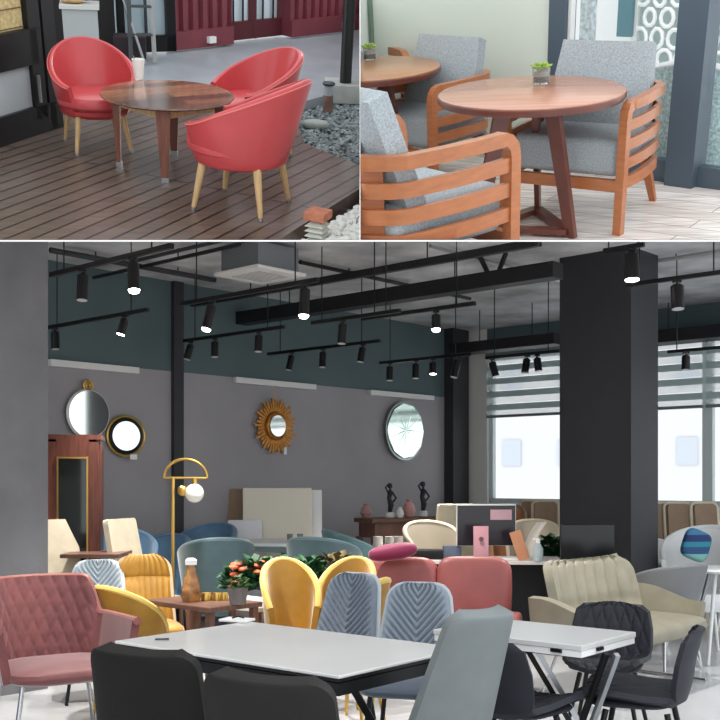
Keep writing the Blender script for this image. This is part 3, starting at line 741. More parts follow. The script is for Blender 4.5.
b = NB(); lathe(b, [(0, 0), (.02, 0), (.02, .006), (0, .006)], 16, (0, -.02, .19), FR); e_ = obj('printed_dot', b, mat('dot_dark', (90, 60, 70), .5), o)
b = NB(); box(b, (.42, .13, .018), (0, 0, .009), None, .004); tag(obj('keyboard', b, mat('keyboard_white', (220, 218, 218), .5), loc=(G(494, 9.12)[0], 9.12, .755)), 'white keyboard below the monitor on the desk', 'keyboard')
b = NB(); box(b, (.16, .10, .11), (0, 0, .055), None, .004); tag(obj('tissue_box', b, mat('box_blue_grey', (92, 102, 122), .6), loc=(G(452, 9.35)[0], 9.35, .755)), 'small grey blue box left of the monitor', 'box')
b = NB(); box(b, (.34, .24, .08), (0, 0, .04), None, .006); tag(obj('printer', b, M_blackm, loc=(G(423, 9.3)[0] , 9.3, .755)), 'flat black device at the left end of the desk', 'device')
st = thing('menu_stand', 'wooden stand holding curled pale brochures on the desk', 'stand', (G(523, 9.05)[0], 9.05, .755))
b = NB(); box(b, (.10, .012, .26), (-.03, 0, .13), Matrix.Rotation(-.32, 4, 'Y')); obj('wooden_board', b, mat('stand_wood', (190, 132, 98), .5), st, smooth=False)
b = NB(); shell(b, lambda u, v: (-.0 + .09 * u + .12 * v * v, .02 * sin(u * 3), .03 + .30 * v), 10, 12, .004); obj('brochure', b, mat('brochure_paper', (200, 192, 182), .6), st)
sb = thing('spray_bottle', 'clear plastic sanitiser bottle on the desk beside the menu stand', 'bottle', (G(538, 9.0)[0], 9.0, .755))
b = NB(); lathe(b, [(0, 0), (.04, 0), (.045, .02), (.045, .11), (.02, .15), (.018, .16), (0, .16)], 20); obj('bottle_body', b, mat('bottle_plastic', (190, 204, 206), .25, trans=.3), sb)
b = NB(); lathe(b, [(0, .155), (.02, .155), (.018, .19), (0, .195)], 14); box(b, (.05, .014, .012), (-.02, 0, .19)); obj('pump', b, M_white, sb)
tv = thing('display_screen', 'black flat screen standing in front of the dark pillar', 'screen', (G(586, 8.75)[0], 8.7, .0), radians(3))
b = NB(); box(b, (.45, .03, .30), (0, 0, .93), None, .006); obj('screen_panel', b, mat('tv_black', (16, 16, 20), .3), tv)
b = NB(); box(b, (.04, .03, .80), (0, .01, .40)); box(b, (.34, .24, .02), (0, 0, .01)); obj('stand', b, M_blackm, tv, smooth=False)
gp = thing('potted_plant', 'dark green leafy plant at the edge of the dark pillar behind the desk', 'plant', G(551, 9.9))
b = NB(); lathe(b, [(0, 0), (.12, 0), (.15, .42), (.13, .42), (0, .40)], 20); obj('pot', b, M_pot, gp)
b = NB(); leafball(b, (0, 0, .62), .17, 300, .11, 1.5); obj('foliage', b, M_leafd, gp, smooth=False)
b = NB(); tube(b, [(0, 0, .4), (0, 0, .7)], .012, 6); obj('stem', b, M_woodb, gp)

# ---- console table with ornaments
co = thing('console_table', 'dark wooden console table below the large round mirror', 'table', G(402, 12.0), radians(36))
b = NB(); box(b, (1.1, .36, .05), (0, 0, 1.0), None, .004, 1); obj('tabletop', b, M_woodb, co, smooth=False)
b = NB(); box(b, (1.0, .3, .16), (0, 0, .89)); obj('drawer_box', b, M_woodb, co, smooth=False)
for sx in (-1, 1):
    for sy in (-1, 1): b = NB(); box(b, (.06, .05, .82), (sx * .5, sy * .14, .41)); obj('leg', b, M_woodb, co, smooth=False)
M_fig = mat('black_bronze', (40, 40, 44), .35, metal=.4)
def figurine(x, d, label, s=1):
    o = thing('figurine', label, 'statuette', (G(x, d)[0], d, 1.026), 0, 'dark statuettes on the console', s)
    b = NB(); lathe(b, [(0, 0), (.05, 0), (.05, .05), (.04, .06), (0, .06)], 16); obj('plinth', b, M_white, o)
    b = NB(); tube(b, [(0, 0, .06), (.012, 0, .14), (-.01, 0, .22), (.01, 0, .30)], [.022, .034, .026, .034], 12); tube(b, [(.01, 0, .29), (.0, 0, .33)], [.014, .013], 8)
    tube(b, [(.03, 0, .28), (.07, 0, .22), (.03, 0, .17)], .012, 8); tube(b, [(-.02, 0, .28), (-.05, 0, .34), (-.01, 0, .38)], .011, 8); lathe(b, [(0, .32), (.025, .335), (.03, .36), (.02, .385), (0, .39)], 14); obj('figure', b, M_fig, o)
figurine(390, 11.9, 'slim dark statuette on the left of the console table')
figurine(423, 12.35, 'broad dark statuette on the right of the console table', 1.05)
def vase(x, d, h, r, m, label, z=1.026):
    b = NB(); lathe(b, [(0, 0), (r * .6, 0), (r, h * .35), (r * .75, h * .7), (r * .35, h * .85), (r * .5, h), (r * .35, h), (0, h * .9)], 20); tag(obj('vase', b, m, loc=(G(x, d)[0], d, z)), label, 'vase', 'vases on the console table')
vase(409, 12.1, .2, .075, mat('vase_pink', (206, 150, 148), .4), 'pale pink vase in the middle of the console table')
vase(366, 11.8, .16, .07, mat('vase_rose', (170, 130, 128), .4), 'dull rose vase at the left end of the console table')
vase(400, 11.85, .12, .045, M_white, 'small white vase between the left statuette and the pink vase')
for i, (x, zz) in enumerate([(378, 0), (390, 0), (398, 0)]):
    b = NB(); lathe(b, [(0, 0), (.06, 0), (.08, .08), (.05, .2), (.05, .26), (0, .26)], 18); tag(obj('floor_vase', b, mat('white_ceramic', (206, 200, 192), .4), loc=(G(x, 10.6)[0], 10.6, .62)), ['white jar on the low shelf before the console, left', 'white jar on the low shelf before the console, middle', 'white jar on the low shelf before the console, right'][i], 'jar', 'white jars on the low shelf')
b = NB(); box(b, (.42, .3, .62), (0, 0, .31), None, .01); tag(obj('low_cabinet', b, mat('oak_box', (110, 92, 78), .6), loc=G(388, 10.6), smooth=False), 'low brown cabinet carrying white jars in front of the console table', 'cabinet')

# ---- floor lamp
fl = thing('floor_lamp', 'brass floor lamp with half ring top and a white glass globe', 'lamp', G(173, 8.3))
b = NB(); lathe(b, [(0, 0), (.14, 0), (.14, .02), (.03, .03), (0, .03)], 28); obj('base', b, M_gold, fl)
b = NB(); tube(b, [(0, 0, .02), (0, 0, EYE + 3 / FPX * 8.3)], .014, 10); obj('pole', b, M_gold, fl)
zc = EYE + 2 / FPX * 8.3
b = NB(); pts = [(.10 - .17 * cos(pi * i / 16), 0, zc + .15 * sin(pi * i / 16)) for i in range(17)]; tube(b, pts, .011, 8); tube(b, [(-.07, 0, zc), (.27, 0, zc)], .009, 8); obj('arch', b, M_gold, fl)
for dx in (.17,): b = NB(); cushion(b, (.15, .15, .15), (dx, 0, zc - .12), 2, nz=2, seg=20); obj('globe', b, mat('globe_glass', (225, 222, 214), .15, var=.1), fl)
b = NB(); tube(b, [(.17, 0, zc), (.17, 0, zc - .05)], .02, 8); cushion(b, (.09, .09, .09), (.08, 0, zc - .10), 2, nz=2, seg=16); obj('socket', b, M_gold, fl)

# ---- cabinet
cb = thing('display_cabinet', 'tall reddish wooden cabinet with glass door beside the concrete pillar', 'cabinet', G(75, 8.8), radians(10))
Hc = EYE + 42 / FPX * 8.8 - .0
b = NB(); box(b, (.44, .03, Hc), (0, .2, Hc / 2)); box(b, (.03, .4, Hc), (-.205, 0, Hc / 2)); box(b, (.03, .4, Hc), (.205, 0, Hc / 2)); box(b, (.46, .44, .04), (0, 0, Hc)); box(b, (.44, .4, .12), (0, 0, .06)); obj('body', b, M_wood, cb, smooth=False)
dr = None
b = NB()
for s in (-1, 1): box(b, (.085, .025, Hc - .16), (s * .165, -.21, Hc / 2 + .04))
box(b, (.26, .025, .16), (0, -.21, Hc - .10)); box(b, (.26, .025, .2), (0, -.21, .22)); dr = obj('door', b, M_wood, cb, smooth=False)
b = NB(); 
for s in (-1, 1): box(b, (.012, .012, Hc - .46), (s * .118, -.226, Hc / 2 + .07))
box(b, (.24, .012, .012), (0, -.226, Hc - .17)); box(b, (.24, .012, .012), (0, -.226, .33)); obj('gold_beading', b, M_gold, dr, smooth=False)
b = NB(); box(b, (.24, .006, Hc - .5), (0, -.205, Hc / 2 + .07)); obj('glass_pane', b, mat('cabinet_glass', (38, 42, 42), .08, spec=.8), dr, smooth=False)

# ---- left background seats
def highback(label, loc, rz, ht=1.1, m=M_cream, side=M_tan, group='cream high back chairs', w=.42, legm=M_woodb):
    o = thing('high_back_chair', label, 'chair', loc, rz, group)
    b = NB(); shell(b, back_fn(w, w - .03, .45, ht, .2, .14, .01, .02), 12, 14, .05); obj('backrest', b, m, o)
    b = NB(); cushion(b, (w + .02, .45, .1), (0, 0, .46), 8); obj('seat', b, m, o)
    legs4(o, w - .06, .36, .43, .02, .016, legm, .01)
    return o
hb = highback('cream high back chair beside the wooden cabinet', G(69, 8.3), radians(40), 1.12)
dup(hb, 'cream high back chair turned sideways left of the brass lamp', G(150, 8.6), radians(66), 'cream high back chairs')
b = NB(); 
t3 = thing('dining_table', 'dark wooden table between the two cream high back chairs', 'table', G(97, 8.5), 0)
b = NB(); box(b, (.46, .5, .03), (0, 0, .85)); obj('tabletop', b, M_woodb, t3, smooth=False)
b = NB(); box(b, (.08, .08, .83), (0, 0, .42)); obj('pedestal', b, M_woodb, t3, smooth=False)
b = NB(); box(b, (.36, .36, .02), (0, 0, .01)); obj('base', b, M_woodb, t3, smooth=False)
bl = chair_round(M_blue, M_blue, 'steel blue tub chair mostly hidden by the sideways cream chair', G(122, 9.25), radians(20), M_blackm, .30, 1.0, .75, 'steel blue tub chairs', 120)
dup(bl, 'steel blue tub chair just left of the brass lamp pole', G(160, 9.75), radians(-10), 'steel blue tub chairs', .92)
dup(bl, 'steel blue tub chair just right of the brass lamp pole', G(204, 10.2), radians(-20), 'steel blue tub chairs')
tl = chair_round(M_teal2, M_teal2, 'dark teal tub chair with its back to us, left of the pale round table', G(216, 8.9), radians(195), M_blackm, .31, .96, .72, 'teal tub chairs', 125)
dup(tl, 'dark teal tub chair with its back to us, right of the pale round table', G(325, 9.0), radians(160), 'teal tub chairs')
tl2 = chair_round(M_teal3, M_teal3, 'light teal tub chair at the right of the pale round table', G(360, 9.7), radians(100), M_blackm, .29, .98, .74, None, 125)
b = NB(); o = thing('round_table', 'table with pale top and teal underside between the teal chairs', 'table', G(285, 10.2))
b = NB(); lathe(b, [(0, .83), (.53, .83), (.54, .85), (.53, .86), (0, .86)], 40, sy=.8); obj('tabletop', b, mat('table_white', (222, 226, 226), .35), o)
b = NB(); lathe(b, [(0, .74), (.3, .76), (.48, .828), (0, .828)], 40, sy=.8); obj('table_underside', b, M_teal3, o)
b = NB(); lathe(b, [(.25, 0), (.24, .02), (.05, .05), (.04, .76), (0, .76)], 24); obj('pedestal', b, M_teal2, o)
for i, x in enumerate((290, 300)):
    b = NB(); lathe(b, [(0, 0), (.025, 0), (.03, .07), (.026, .07), (.02, .01), (0, .01)], 16); tag(obj('glass_tumbler', b, mat('tumbler_glass', (190, 190, 186), .1, trans=.6), loc=(G(x, 10.1)[0], 10.1, .861)), ['glass tumbler on the pale table, left one', 'glass tumbler on the pale table, right one'][i], 'glass', 'tumblers on the pale table')
# leaning cream panels
for i, (xa, xb, y, m, d, lab) in enumerate([(226, 250, 488, M_tan, 11.1, 'brown padded panel at the left of the leaning stack'), (243, 312, 487, mat('ivory_board', (222, 216, 200), .6), 10.95, 'wide ivory quilted board, front of the stack leaning on the wall'), (300, 322, 489, mat('white_board', (226, 226, 226), .5), 11.1, 'white board showing at the right behind the ivory board'), (228, 262, 519, mat('white_crate', (214, 214, 218), .5), 10.8, 'low white board in front of the brown panel')]):
    w = (xb - xa) / FPX * d; h = EYE + (480 - y) / FPX * d
    o = tag(obj('leaning_panel', box(NB(), (w, .06, h - .02), (0, 0, h / 2), Matrix.Rotation(radians(-3), 4, 'X') , .012), m, loc=G((xa + xb) / 2, d), rz=radians(8)), lab, 'panel', 'panels leaning at the grey wall')
# ---- seats near the windows
def tall_seat(label, x, d, h=1.2, w=.26, m=M_tan, rz=10, group='tan window seats'):
    o = thing('bar_chair', label, 'chair', G(x, d), radians(rz), group)
    b = NB(); shell(b, back_fn(w, w, .78, h, .13, .05, .02, .04), 16, 10, .03); obj('backrest', b, m, o)
    b = NB(); f = back_fn(w + .03, w + .03, .78, h + .015, .13, .05, .02, .05); pts = [f(0, v / 8) for v in range(9)] + [f(u / 8, 1) for u in range(9)] + [f(1, v / 8) for v in range(8, -1, -1)]; tube(b, [(x_, y_ + .015, z_) for x_, y_, z_ in pts], .016, 8); obj('back_frame', b, M_cream, o)
    b = NB(); cushion(b, (w + .06, .34, .08), (0, 0, .76), 5); obj('seat', b, M_cream, o)
    legs4(o, w - .02, .26, .73, .014, .012, M_cream, .04)
    return o
ts = tall_seat('tan backed window seat right beside the dark pillar', 662, 10.6)
dup(ts, 'tan backed window seat in the middle of the row right of the dark pillar', G(685, 10.6), radians(10), 'tan window seats')
dup(ts, 'tan backed window seat at the right end of the row', G(712, 10.6), radians(10), 'tan window seats')
dup(ts, 'tan backed window seat directly left of the dark pillar', G(546, 11.6), radians(-8), 'tan window seats')
dup(ts, 'tan backed window seat left of the one next to the pillar', G(527, 11.9), radians(-30), 'tan window seats')
b = NB(); cs = chair_round(mat('caramel_leather', (176, 126, 88), .5), M_tan, 'caramel round chair behind the monitor', G(507, 11.4), radians(-20), M_blackm, .2, 1.16, .9, None, 110, zb=.5)
ws = highback('ivory high back chair behind the grey blue box, left one', G(444, 10.9), radians(-160), 1.2, M_cream, group='ivory chairs before the window pier', w=.45)
ia = chair_round(mat('ivory_leather', (196, 186, 168), .5), M_cream, 'ivory tub armchair in front of the ivory high back chair', G(432, 10.2), radians(10), M_chrome, .27, 1.03, .80, 'ivory tub armchairs', 125)
dup(ia, 'ivory tub armchair behind the brochures on the desk', G(533, 10.5), radians(-10), 'ivory tub armchairs')
M_shell = mat('white_shell', (226, 228, 228), .4)
sw = chair_round(M_shell, M_shell, 'white shell armchair holding the blue striped cushion', G(700, 9.25), radians(-35), M_white, .33, 1.02, .72, 'white shell armchairs', 125)
dup(sw, 'white shell armchair at the right picture edge', G(742, 9.6), radians(-20), 'white shell armchairs')
dup(sw, 'white shell armchair directly right of the dark pillar', G(668, 10.1), radians(30), 'white shell armchairs', .85)
gs = chair_round(mat('grey_shell', (120, 122, 126), .5), mat('grey_shell', (120, 122, 126)), 'grey shell armchair beside the arm of the beige sofa', G(664, 8.2), radians(210), M_chrome, .28, .80, .62, None, 125)
def stripes_mat():
    m = bpy.data.materials.new('striped_cushion'); m.use_nodes = True; nt = m.node_tree; p_ = nt.nodes['Principled BSDF']; p_.inputs['Roughness'].default_value = .7
    tc = nt.nodes.new('ShaderNodeTexCoord'); sp_ = nt.nodes.new('ShaderNodeSeparateXYZ'); nt.links.new(tc.outputs['Generated'], sp_.inputs[0])
    r = nt.nodes.new('ShaderNodeValToRGB'); r.color_ramp.interpolation = 'CONSTANT'; e = r.color_ramp.elements
    e[0].position = 0; e[0].color = rgb(120, 176, 170); e[1].position = .25; e[1].color = rgb(30, 74, 120)
    for pos, c in ((.45, (36, 128, 150)), (.6, (24, 50, 104)), (.8, (60, 120, 160))): n_ = e.new(pos); n_.color = rgb(*c)
    nt.links.new(sp_.outputs[2], r.inputs[0]); nt.links.new(r.outputs[0], p_.inputs['Base Color']); return m
M_str = stripes_mat()
p = PX(696, 545, 9.1); b = NB(); cushion(b, (.24, .09, .27), (0, 0, 0), 4, Matrix.Rotation(.4, 4, 'Y') @ Matrix.Rotation(-.3, 4, 'X'), nz=4); tag(obj('cushion', b, M_str, loc=(p.x, p.y, p.z)), 'blue and teal striped cushion on the white shell armchair', 'cushion')
rt = thing('round_table', 'white round table on splayed legs at the right edge', 'table', G(718, 8.4))
b = NB(); lathe(b, [(0, .72), (.25, .72), (.26, .735), (.25, .75), (0, .75)], 40); obj('tabletop', b, M_shell, rt)
for i in range(5):
    a = 2 * pi * i / 5 + .3; b = NB(); tube(b, [(.06 * cos(a), .06 * sin(a), .72), (.24 * cos(a), .24 * sin(a), 0)], [.018, .013], 10); obj('leg', b, M_shell if i % 2 else M_steel, rt)

# ---- buildings outside the windows
def facade_mat():
    m = plank_mat('facade', (226, 226, 228), (218, 220, 224), .8, 3.2, 2.4, gap=(236, 236, 236), ms=.9, bump=0)
    return m
bo = thing('apartment_building', 'pale apartment block seen through the left window', 'building', (8.6, 46, -6), radians(-25))
b = NB(); box(b, (15, 4, 26), (0, 0, 13)); obj('facade', b, mat('facade_pale', (204, 204, 205), .8), bo, smooth=False)
for i in range(6):
    for j in range(5):
        b = NB(); box(b, (.8, .1, 1.1), (-6.2 + i * 2.4, -2.02, 5.5 + j * 3.1)); obj('window', b, mat('far_window', (184, 190, 198), .3), bo, smooth=False)
bo2 = thing('office_building', 'pale office tower seen through the right window', 'building', (21, 52, -6), radians(-15))
b = NB(); box(b, (11, 8, 30), (0, 0, 15)); obj('facade', b, mat('facade_blue', (190, 200, 208), .7), bo2, smooth=False)
b = NB()
for i in range(12): box(b, (.12, .2, 30), (-5.5 + i, -4.05, 15))
obj('mullion', b, M_white, bo2, smooth=False)

# ================================================================== UPPER SETS
def frame3(n, cx, cy):
    n = Vector(n).normalized(); r = Vector((cx - 360, FPX, 480 - cy)); g = (r - n * r.dot(n)).normalized(); x = g.cross(n)
    return x, g, n
def cell_ctx(fr, h):
    x, g, n = fr; M = Matrix(((x.x, g.x, n.x, 0), (x.y, g.y, n.y, 0), (x.z, g.z, n.z, 0), (0, 0, 0, 1)))
    return Matrix.Translation((0, 0, EYE)) @ M @ Matrix.Scale(SUP, 4) @ Matrix.Translation((0, 0, -h))
def mk_ground(fr, h):
    x, g, n = fr
    def f(px_, py_, z=0):
        r = Vector((px_ - 360, FPX, 480 - py_)); t = (z - h) / r.dot(n); return Vector((r.dot(x) * t, r.dot(g) * t, z))
    return f

# ------------------------------------------------------------ terrace with red chairs
FRL = frame3((120, -1050, 1700), 180, 120); HL = 1.97
CTX = cell_ctx(FRL, HL); GL = mk_ground(FRL, HL); CELL = 'L'
M_redl = mat('red_leather', (190, 70, 74), .3, var=.06, vscale=5, coat=.12)
M_redp = mat('red_piping', (216, 112, 106), .4)
M_oak = mat('pale_oak', (206, 172, 124), .45, var=.15, vscale=8, stretch=(6, 6, 1))
M_walnut = plank_mat('walnut', (168, 118, 88), (84, 58, 50), .16, .105, 3.0, gap=(60, 40, 34), bump=.05, ms=.002, coat=.5, ang=.25)
M_walb = mat('walnut_leg', (124, 78, 64), .4, var=.25, vscale=7, stretch=(8, 8, 1))
# deck boards as one floor
pdir = Vector((.55, .835, 0)); pn = Vector((.835, -.55, 0))
angp = math.atan2(pdir.y, pdir.x)
M_deck = plank_mat('deck_boards', (104, 88, 78), (90, 76, 68), .3, .115, 9.0, gap=(24, 16, 13), bump=.5, ms=.009, ang=-angp)
e1 = GL(290, 240); e2 = e1 + pdir * 1.35 
far_ = GL(300, 145)
def P2(*a): return [GL(x_, y_) for x_, y_ in a]
b = NB(); poly(b, [e1 - pdir * 1.5] + P2((362, 187), (362, 166), (303, 143), (296, 112), (150, 104), (-60, 112), (-60, 262), (180, 290)), -.12, 0); struct('floor', b, M_deck)
b = NB(); poly(b, P2((-60, 112), (150, 104), (296, 112), (300, 100), (330, 92), (375, 76), (380, 10), (-60, 10)), -.12, -.02); struct('floor', b, mat('concrete_paving', (150, 156, 162), .35, var=.12, vscale=2.5))
b = NB(); poly(b, P2((180, 300), (420, 300), (420, 74), (330, 91), (290, 101), (255, 150)), -.30, -.10); struct('floor', b, mat('dark_soil', (44, 44, 42), .9, var=.4, vscale=12, bump=.6))
# grey cobbles beyond the deck: bumpy stuff
def stone(bm, c, r, sq=.7):
    q = [Vector(v) for v in ((1, 0, 0), (-1, 0, 0), (0, 1, 0), (0, -1, 0), (0, 0, 1), (0, 0, -1))]
    rr = Matrix.Rotation(random.uniform(0, 6), 3, 'Z') @ Matrix.Rotation(random.uniform(0, 6), 3, 'X')
    vs = [bm.verts.new(Vector(c) + Vector(((rr @ v).x * r, (rr @ v).y * r, (rr @ v).z * r * sq)) * random.uniform(.7, 1.15)) for v in q]
    for a, b_, c_ in ((0, 2, 4), (2, 1, 4), (1, 3, 4), (3, 0, 4), (2, 0, 5), (1, 2, 5), (3, 1, 5), (0, 3, 5)): bm.faces.new([vs[a], vs[b_], vs[c_]])
b = NB(); n_ = 0
while n_ < 2600:
    gx_, gy_ = random.uniform(296, 364), random.uniform(86, 168)
    if gy_ > 143 + (gx_ - 303) * .39 or gy_ < 103 - (gx_ - 296) * .33: n_ += .02; continue
    x_, y_, _ = GL(gx_, gy_)
    stone(b, (x_, y_, -.12 + random.uniform(0, .03)), random.uniform(.014, .034)); n_ += 1
o = obj('gravel_bed', b, mat('slate_gravel', (122, 132, 134), .45, var=.6, vscale=14), smooth=False, kind='stuff'); tag(o, 'dark grey gravel bed beyond the wooden deck', 'gravel')
# white pebbles
bp_ = NB(); bmesh.ops.create_icosphere(bp_, subdivisions=1, radius=.026)
for v in bp_.verts: v.co = Vector((v.co.x * 1.3, v.co.y, v.co.z * .8)) * (1 + .25 * noise.noise(v.co * 60))
M_peb = mat('white_pebble', (222, 226, 220), .6, var=.06, vscale=20)
peb = None
random.seed(11); cnt = 0
lan_xy = GL(317, 236)
while cnt < 230:
    q = GL(random.uniform(278, 362), random.uniform(204, 246)); v_ = q - e1
    if v_.dot(pn) < .05: continue
    if (q - lan_xy).length < .08: continue
    
    z_ = -.05 + random.uniform(0, .05)
    if peb is None:
        peb = obj('pebble', bp_, M_peb, smooth=False, loc=(q.x, q.y, z_)); tag(peb, 'white pebble in the pile beside the brick capped lantern', 'pebble', 'white pebbles by the deck edge')
    else:
        p2 = peb.copy(); COL.objects.link(p2); UPPER.append((p2, CELL)); s_ = random.uniform(.7, 1.35)
        p2.matrix_world = CTX @ (Matrix.Translation((q.x, q.y, z_)) @ Matrix.Rotation(random.uniform(0, 6), 4, 'Z') @ Matrix.Rotation(random.uniform(-.5, .5), 4, 'X') @ Matrix.Scale(s_, 4))
    cnt += 1
random.seed(5)
# lantern
lz = -.09
ln_ = thing('garden_lantern', 'small slatted white garden lantern with a terracotta cap among white pebbles', 'lantern', (lan_xy.x, lan_xy.y, lz), radians(-30), s=.95)
for i in range(6):
    b = NB(); lathe(b, [(.085, 0), (.045, .024), (.0, .024)], 4, (0, 0, .012 + .03 * i), Matrix.Rotation(pi / 4, 4, 'Z')); obj('slat_ring', b, mat('lantern_slat', (196, 200, 190), .5), ln_, smooth=False)
b = NB(); box(b, (.06, .06, .2), (0, 0, .1)); obj('core', b, mat('lantern_core', (120, 122, 116), .6), ln_, smooth=False)
b = NB(); box(b, (.135, .135, .05), (0, 0, .225), None, .004, 1); obj('cap', b, mat('terracotta', (178, 112, 86), .7, var=.2, vscale=20), ln_, smooth=False)
# metal loop
q = GL(357, 222); b = NB(); tube(b, [(0, 0, -.13), (0, 0, .02), (.02, 0, .045), (.05, 0, .05), (.07, 0, .02)], .006, 8); tag(obj('garden_stake', b, M_steel, loc=q), 'thin bent metal stake standing in the white pebbles', 'stake')
# bollard light, pole, flat stone
q = GL(328, 105); bo3 = thing('bollard_light', 'weathered bollard light in the gravel behind the right chair', 'light', (q.x, q.y, -.05))
b = NB(); lathe(b, [(0, 0), (.042, 0), (.042, .13), (0, .13)], 20); obj('post', b, mat('rusty_metal', (112, 84, 76), .6, var=.4, vscale=18), bo3)
b = NB(); lathe(b, [(0, .13), (.038, .13), (.038, .21), (0, .21)], 20); obj('lamp_glass', b, mat('bollard_glass', (150, 158, 164), .2), bo3)
b = NB(); lathe(b, [(0, .21), (.05, .21), (.056, .225), (.04, .235), (0, .24)], 20); obj('cap', b, mat('dark_metal', (62, 66, 70), .4, metal=.5), bo3)
q = GL(345, 92); pb = thing('pole_footing', 'pale concrete block holding the black pole at the right of the terrace', 'footing', (q.x, q.y, 0))
b = NB(); box(b, (.42, .34, .16), (.04, .05, 0), None, .01); obj('block', b, mat('pale_concrete', (166, 170, 166), .8, var=.12, vscale=10), pb, smooth=False)
b = NB(); tube(b, [(0, 0, .082), (0, 0, 1.9)], .052, 18); tag(obj('terrace_pole', b, mat('pole_black', (22, 24, 24), .35), loc=q), 'black round pole rising from the concrete block', 'pole')
q = GL(316, 117); b = NB(); cushion(b, (.22, .12, .08), (0, 0, 0), 2.5); tag(obj('garden_stone', b, mat('flat_stone', (150, 156, 152), .7, var=.15, vscale=12), loc=(q.x, q.y, -.06), rz=-.2), 'flat pale stone lying in the gravel behind the front chair', 'stone')
# container wall
cA = GL(175, 50); cB = GL(352, 30); cd = (cB - cA).normalized(); cn = Vector((-cd.y, cd.x, 0))
M_cont = mat('container_red', (120, 56, 66), .5, var=.12, vscale=4)
def on_l(x):
    # distance along the container line (on the ground) whose picture column is x
    lo, hi = -3, 6
    inv = CTX
    def col(t):
        w = CTX @ (cA + cd * t); return 360 + FPX * w.x / w.y
    for _ in range(40):
        m_ = (lo + hi) / 2
        if col(m_) < x: lo = m_
        else: hi = m_
    return lo
def clp(x): return cA + cd * on_l(x)
def cont(xa, xb, name):
    global GLs
    s0, s1 = on_l(xa), on_l(xb); b = NB(); H_ = 2.2; L = s1 - s0; n = max(1, round(L / .125)); pts = []
    for i in range(n):
        x0 = s0 + i * L / n; ww = L / n
        for f_, d_ in ((0, 0), (.45, 0), (.56, .045), (.88, .045)): pts.append((x0 + ww * f_, d_))
    pts.append((s1, 0))
    lo = [cA + cd * a + cn * d_ for a, d_ in pts]; V0 = [b.verts.new((v.x, v.y, .14)) for v in lo]; V1 = [b.verts.new((v.x, v.y, H_)) for v in lo]
    for i in range(len(lo) - 1): b.faces.new([V0[i], V0[i + 1], V1[i + 1], V1[i]])
    bk0 = [cA + cd * s0 + cn * .12, cA + cd * s1 + cn * .12]; a0, a1 = [b.verts.new((v.x, v.y, .14)) for v in bk0]; a2, a3 = [b.verts.new((v.x, v.y, H_)) for v in bk0]
    b.faces.new([a0, a1, a3, a2]); b.faces.new([V0[0], V1[0], a2, a0]); b.faces.new([V0[-1], a1, a3, V1[-1]])
    struct(name, b, M_cont)
    b = NB(); wallslab(b, cA + cd * s0 - cn * .03, cA + cd * s1 - cn * .03, 0, .17, .15); struct('baseboard_back', b, M_cont)
cont(174, 232, 'wall_back_left'); cont(290, 375, 'wall_back_right')
# door bay
s0, s1 = on_l(232), on_l(290); M_cf = mat('container_frame', (84, 30, 38), .5)
dw = thing('door_1', '', ''); del dw['label']; del dw['category']; dw['kind'] = 'structure'
b = NB()
for f_ in (0, .5, 1): 
    p_ = cA + cd * (s0 + (s1 - s0) * f_) + cn * .15; q_ = p_ + cd * .001; beam(b, (p_.x, p_.y, 0), (p_.x, p_.y, 2.2), .09, .06, (0, 1, 0))
p_ = cA + cd * s0 + cn * .15; q_ = cA + cd * s1 + cn * .15
beam(b, (p_.x, p_.y, .09), (q_.x, q_.y, .09), .06, .18); obj('door_frame', b, M_cf, dw, smooth=False)
b = NB(); wallslab(b, p_ + cn * .02, q_ + cn * .02, .15, 2.2, .02); obj('door_glass', b, mat('bright_glass', (206, 218, 224), .15), dw, smooth=False)
b = NB()
for f_ in (.17, .33, .67, .85):
    r_ = p_.lerp(q_, f_) - cn * .01; beam(b, (r_.x, r_.y, .15), (r_.x, r_.y, 2.2), .02, .02, (0, 1, 0))
obj('glazing_bar', b, M_blackm, dw, smooth=False)
for i, x_ in enumerate((205, 340)):
    p_ = clp(x_) - cn * .05; b = NB(); beam(b, (p_.x, p_.y, .07), (p_.x + cd.x * .09, p_.y + cd.y * .09, .07), .05, .06); tag(obj('outlet_box', b, M_white, smooth=False), ['white socket box on the red container left of its door', 'white socket box on the red container right of its door'][i], 'socket', 'sockets on the red container')
# back left: pale panels behind ladder, counter
KA = GL(118, 52); KB = GL(174, 50)
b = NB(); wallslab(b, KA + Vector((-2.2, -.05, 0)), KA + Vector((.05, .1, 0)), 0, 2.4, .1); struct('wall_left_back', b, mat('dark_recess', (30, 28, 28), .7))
dw2 = thing('window_6', '', ''); del dw2['label']; del dw2['category']; dw2['kind'] = 'structure'
b = NB(); wallslab(b, KA, KB, .12, 2.3, .04); obj('pale_pane', b, mat('pale_blue_pane', (172, 190, 198), .25), dw2, smooth=False)
kd = (KB - KA).normalized(); kn = Vector((kd.y, -kd.x, 0)) * .07
b = NB(); wallslab(b, KA + kn, KB + kn, 0, .15, .06); wallslab(b, KA + kn, KB + kn, .66, .71, .05); wallslab(b, KA + kn, KA + kn + kd * .06, 0, 2.3, .06); wallslab(b, KB + kn - kd * .09, KB + kn, 0, 2.3, .06); obj('window_frame', b, M_blackm, dw2, smooth=False)
la = thing('step_ladder', 'grey metal step ladder standing in front of the pale window', 'ladder', (GL(143, 62).x, GL(143, 62).y, 0), radians(6))
for s_, m_ in ((-1, M_steel), (1, M_pipel)):
    b = NB(); beam(b, (s_ * .11, 0, 0), (s_ * .085, .12, 1.7), .04, .025); obj('rail', b, m_ if s_ > 0 else mat('ladder_grey', (84, 88, 90), .4, metal=.5), la, smooth=False)
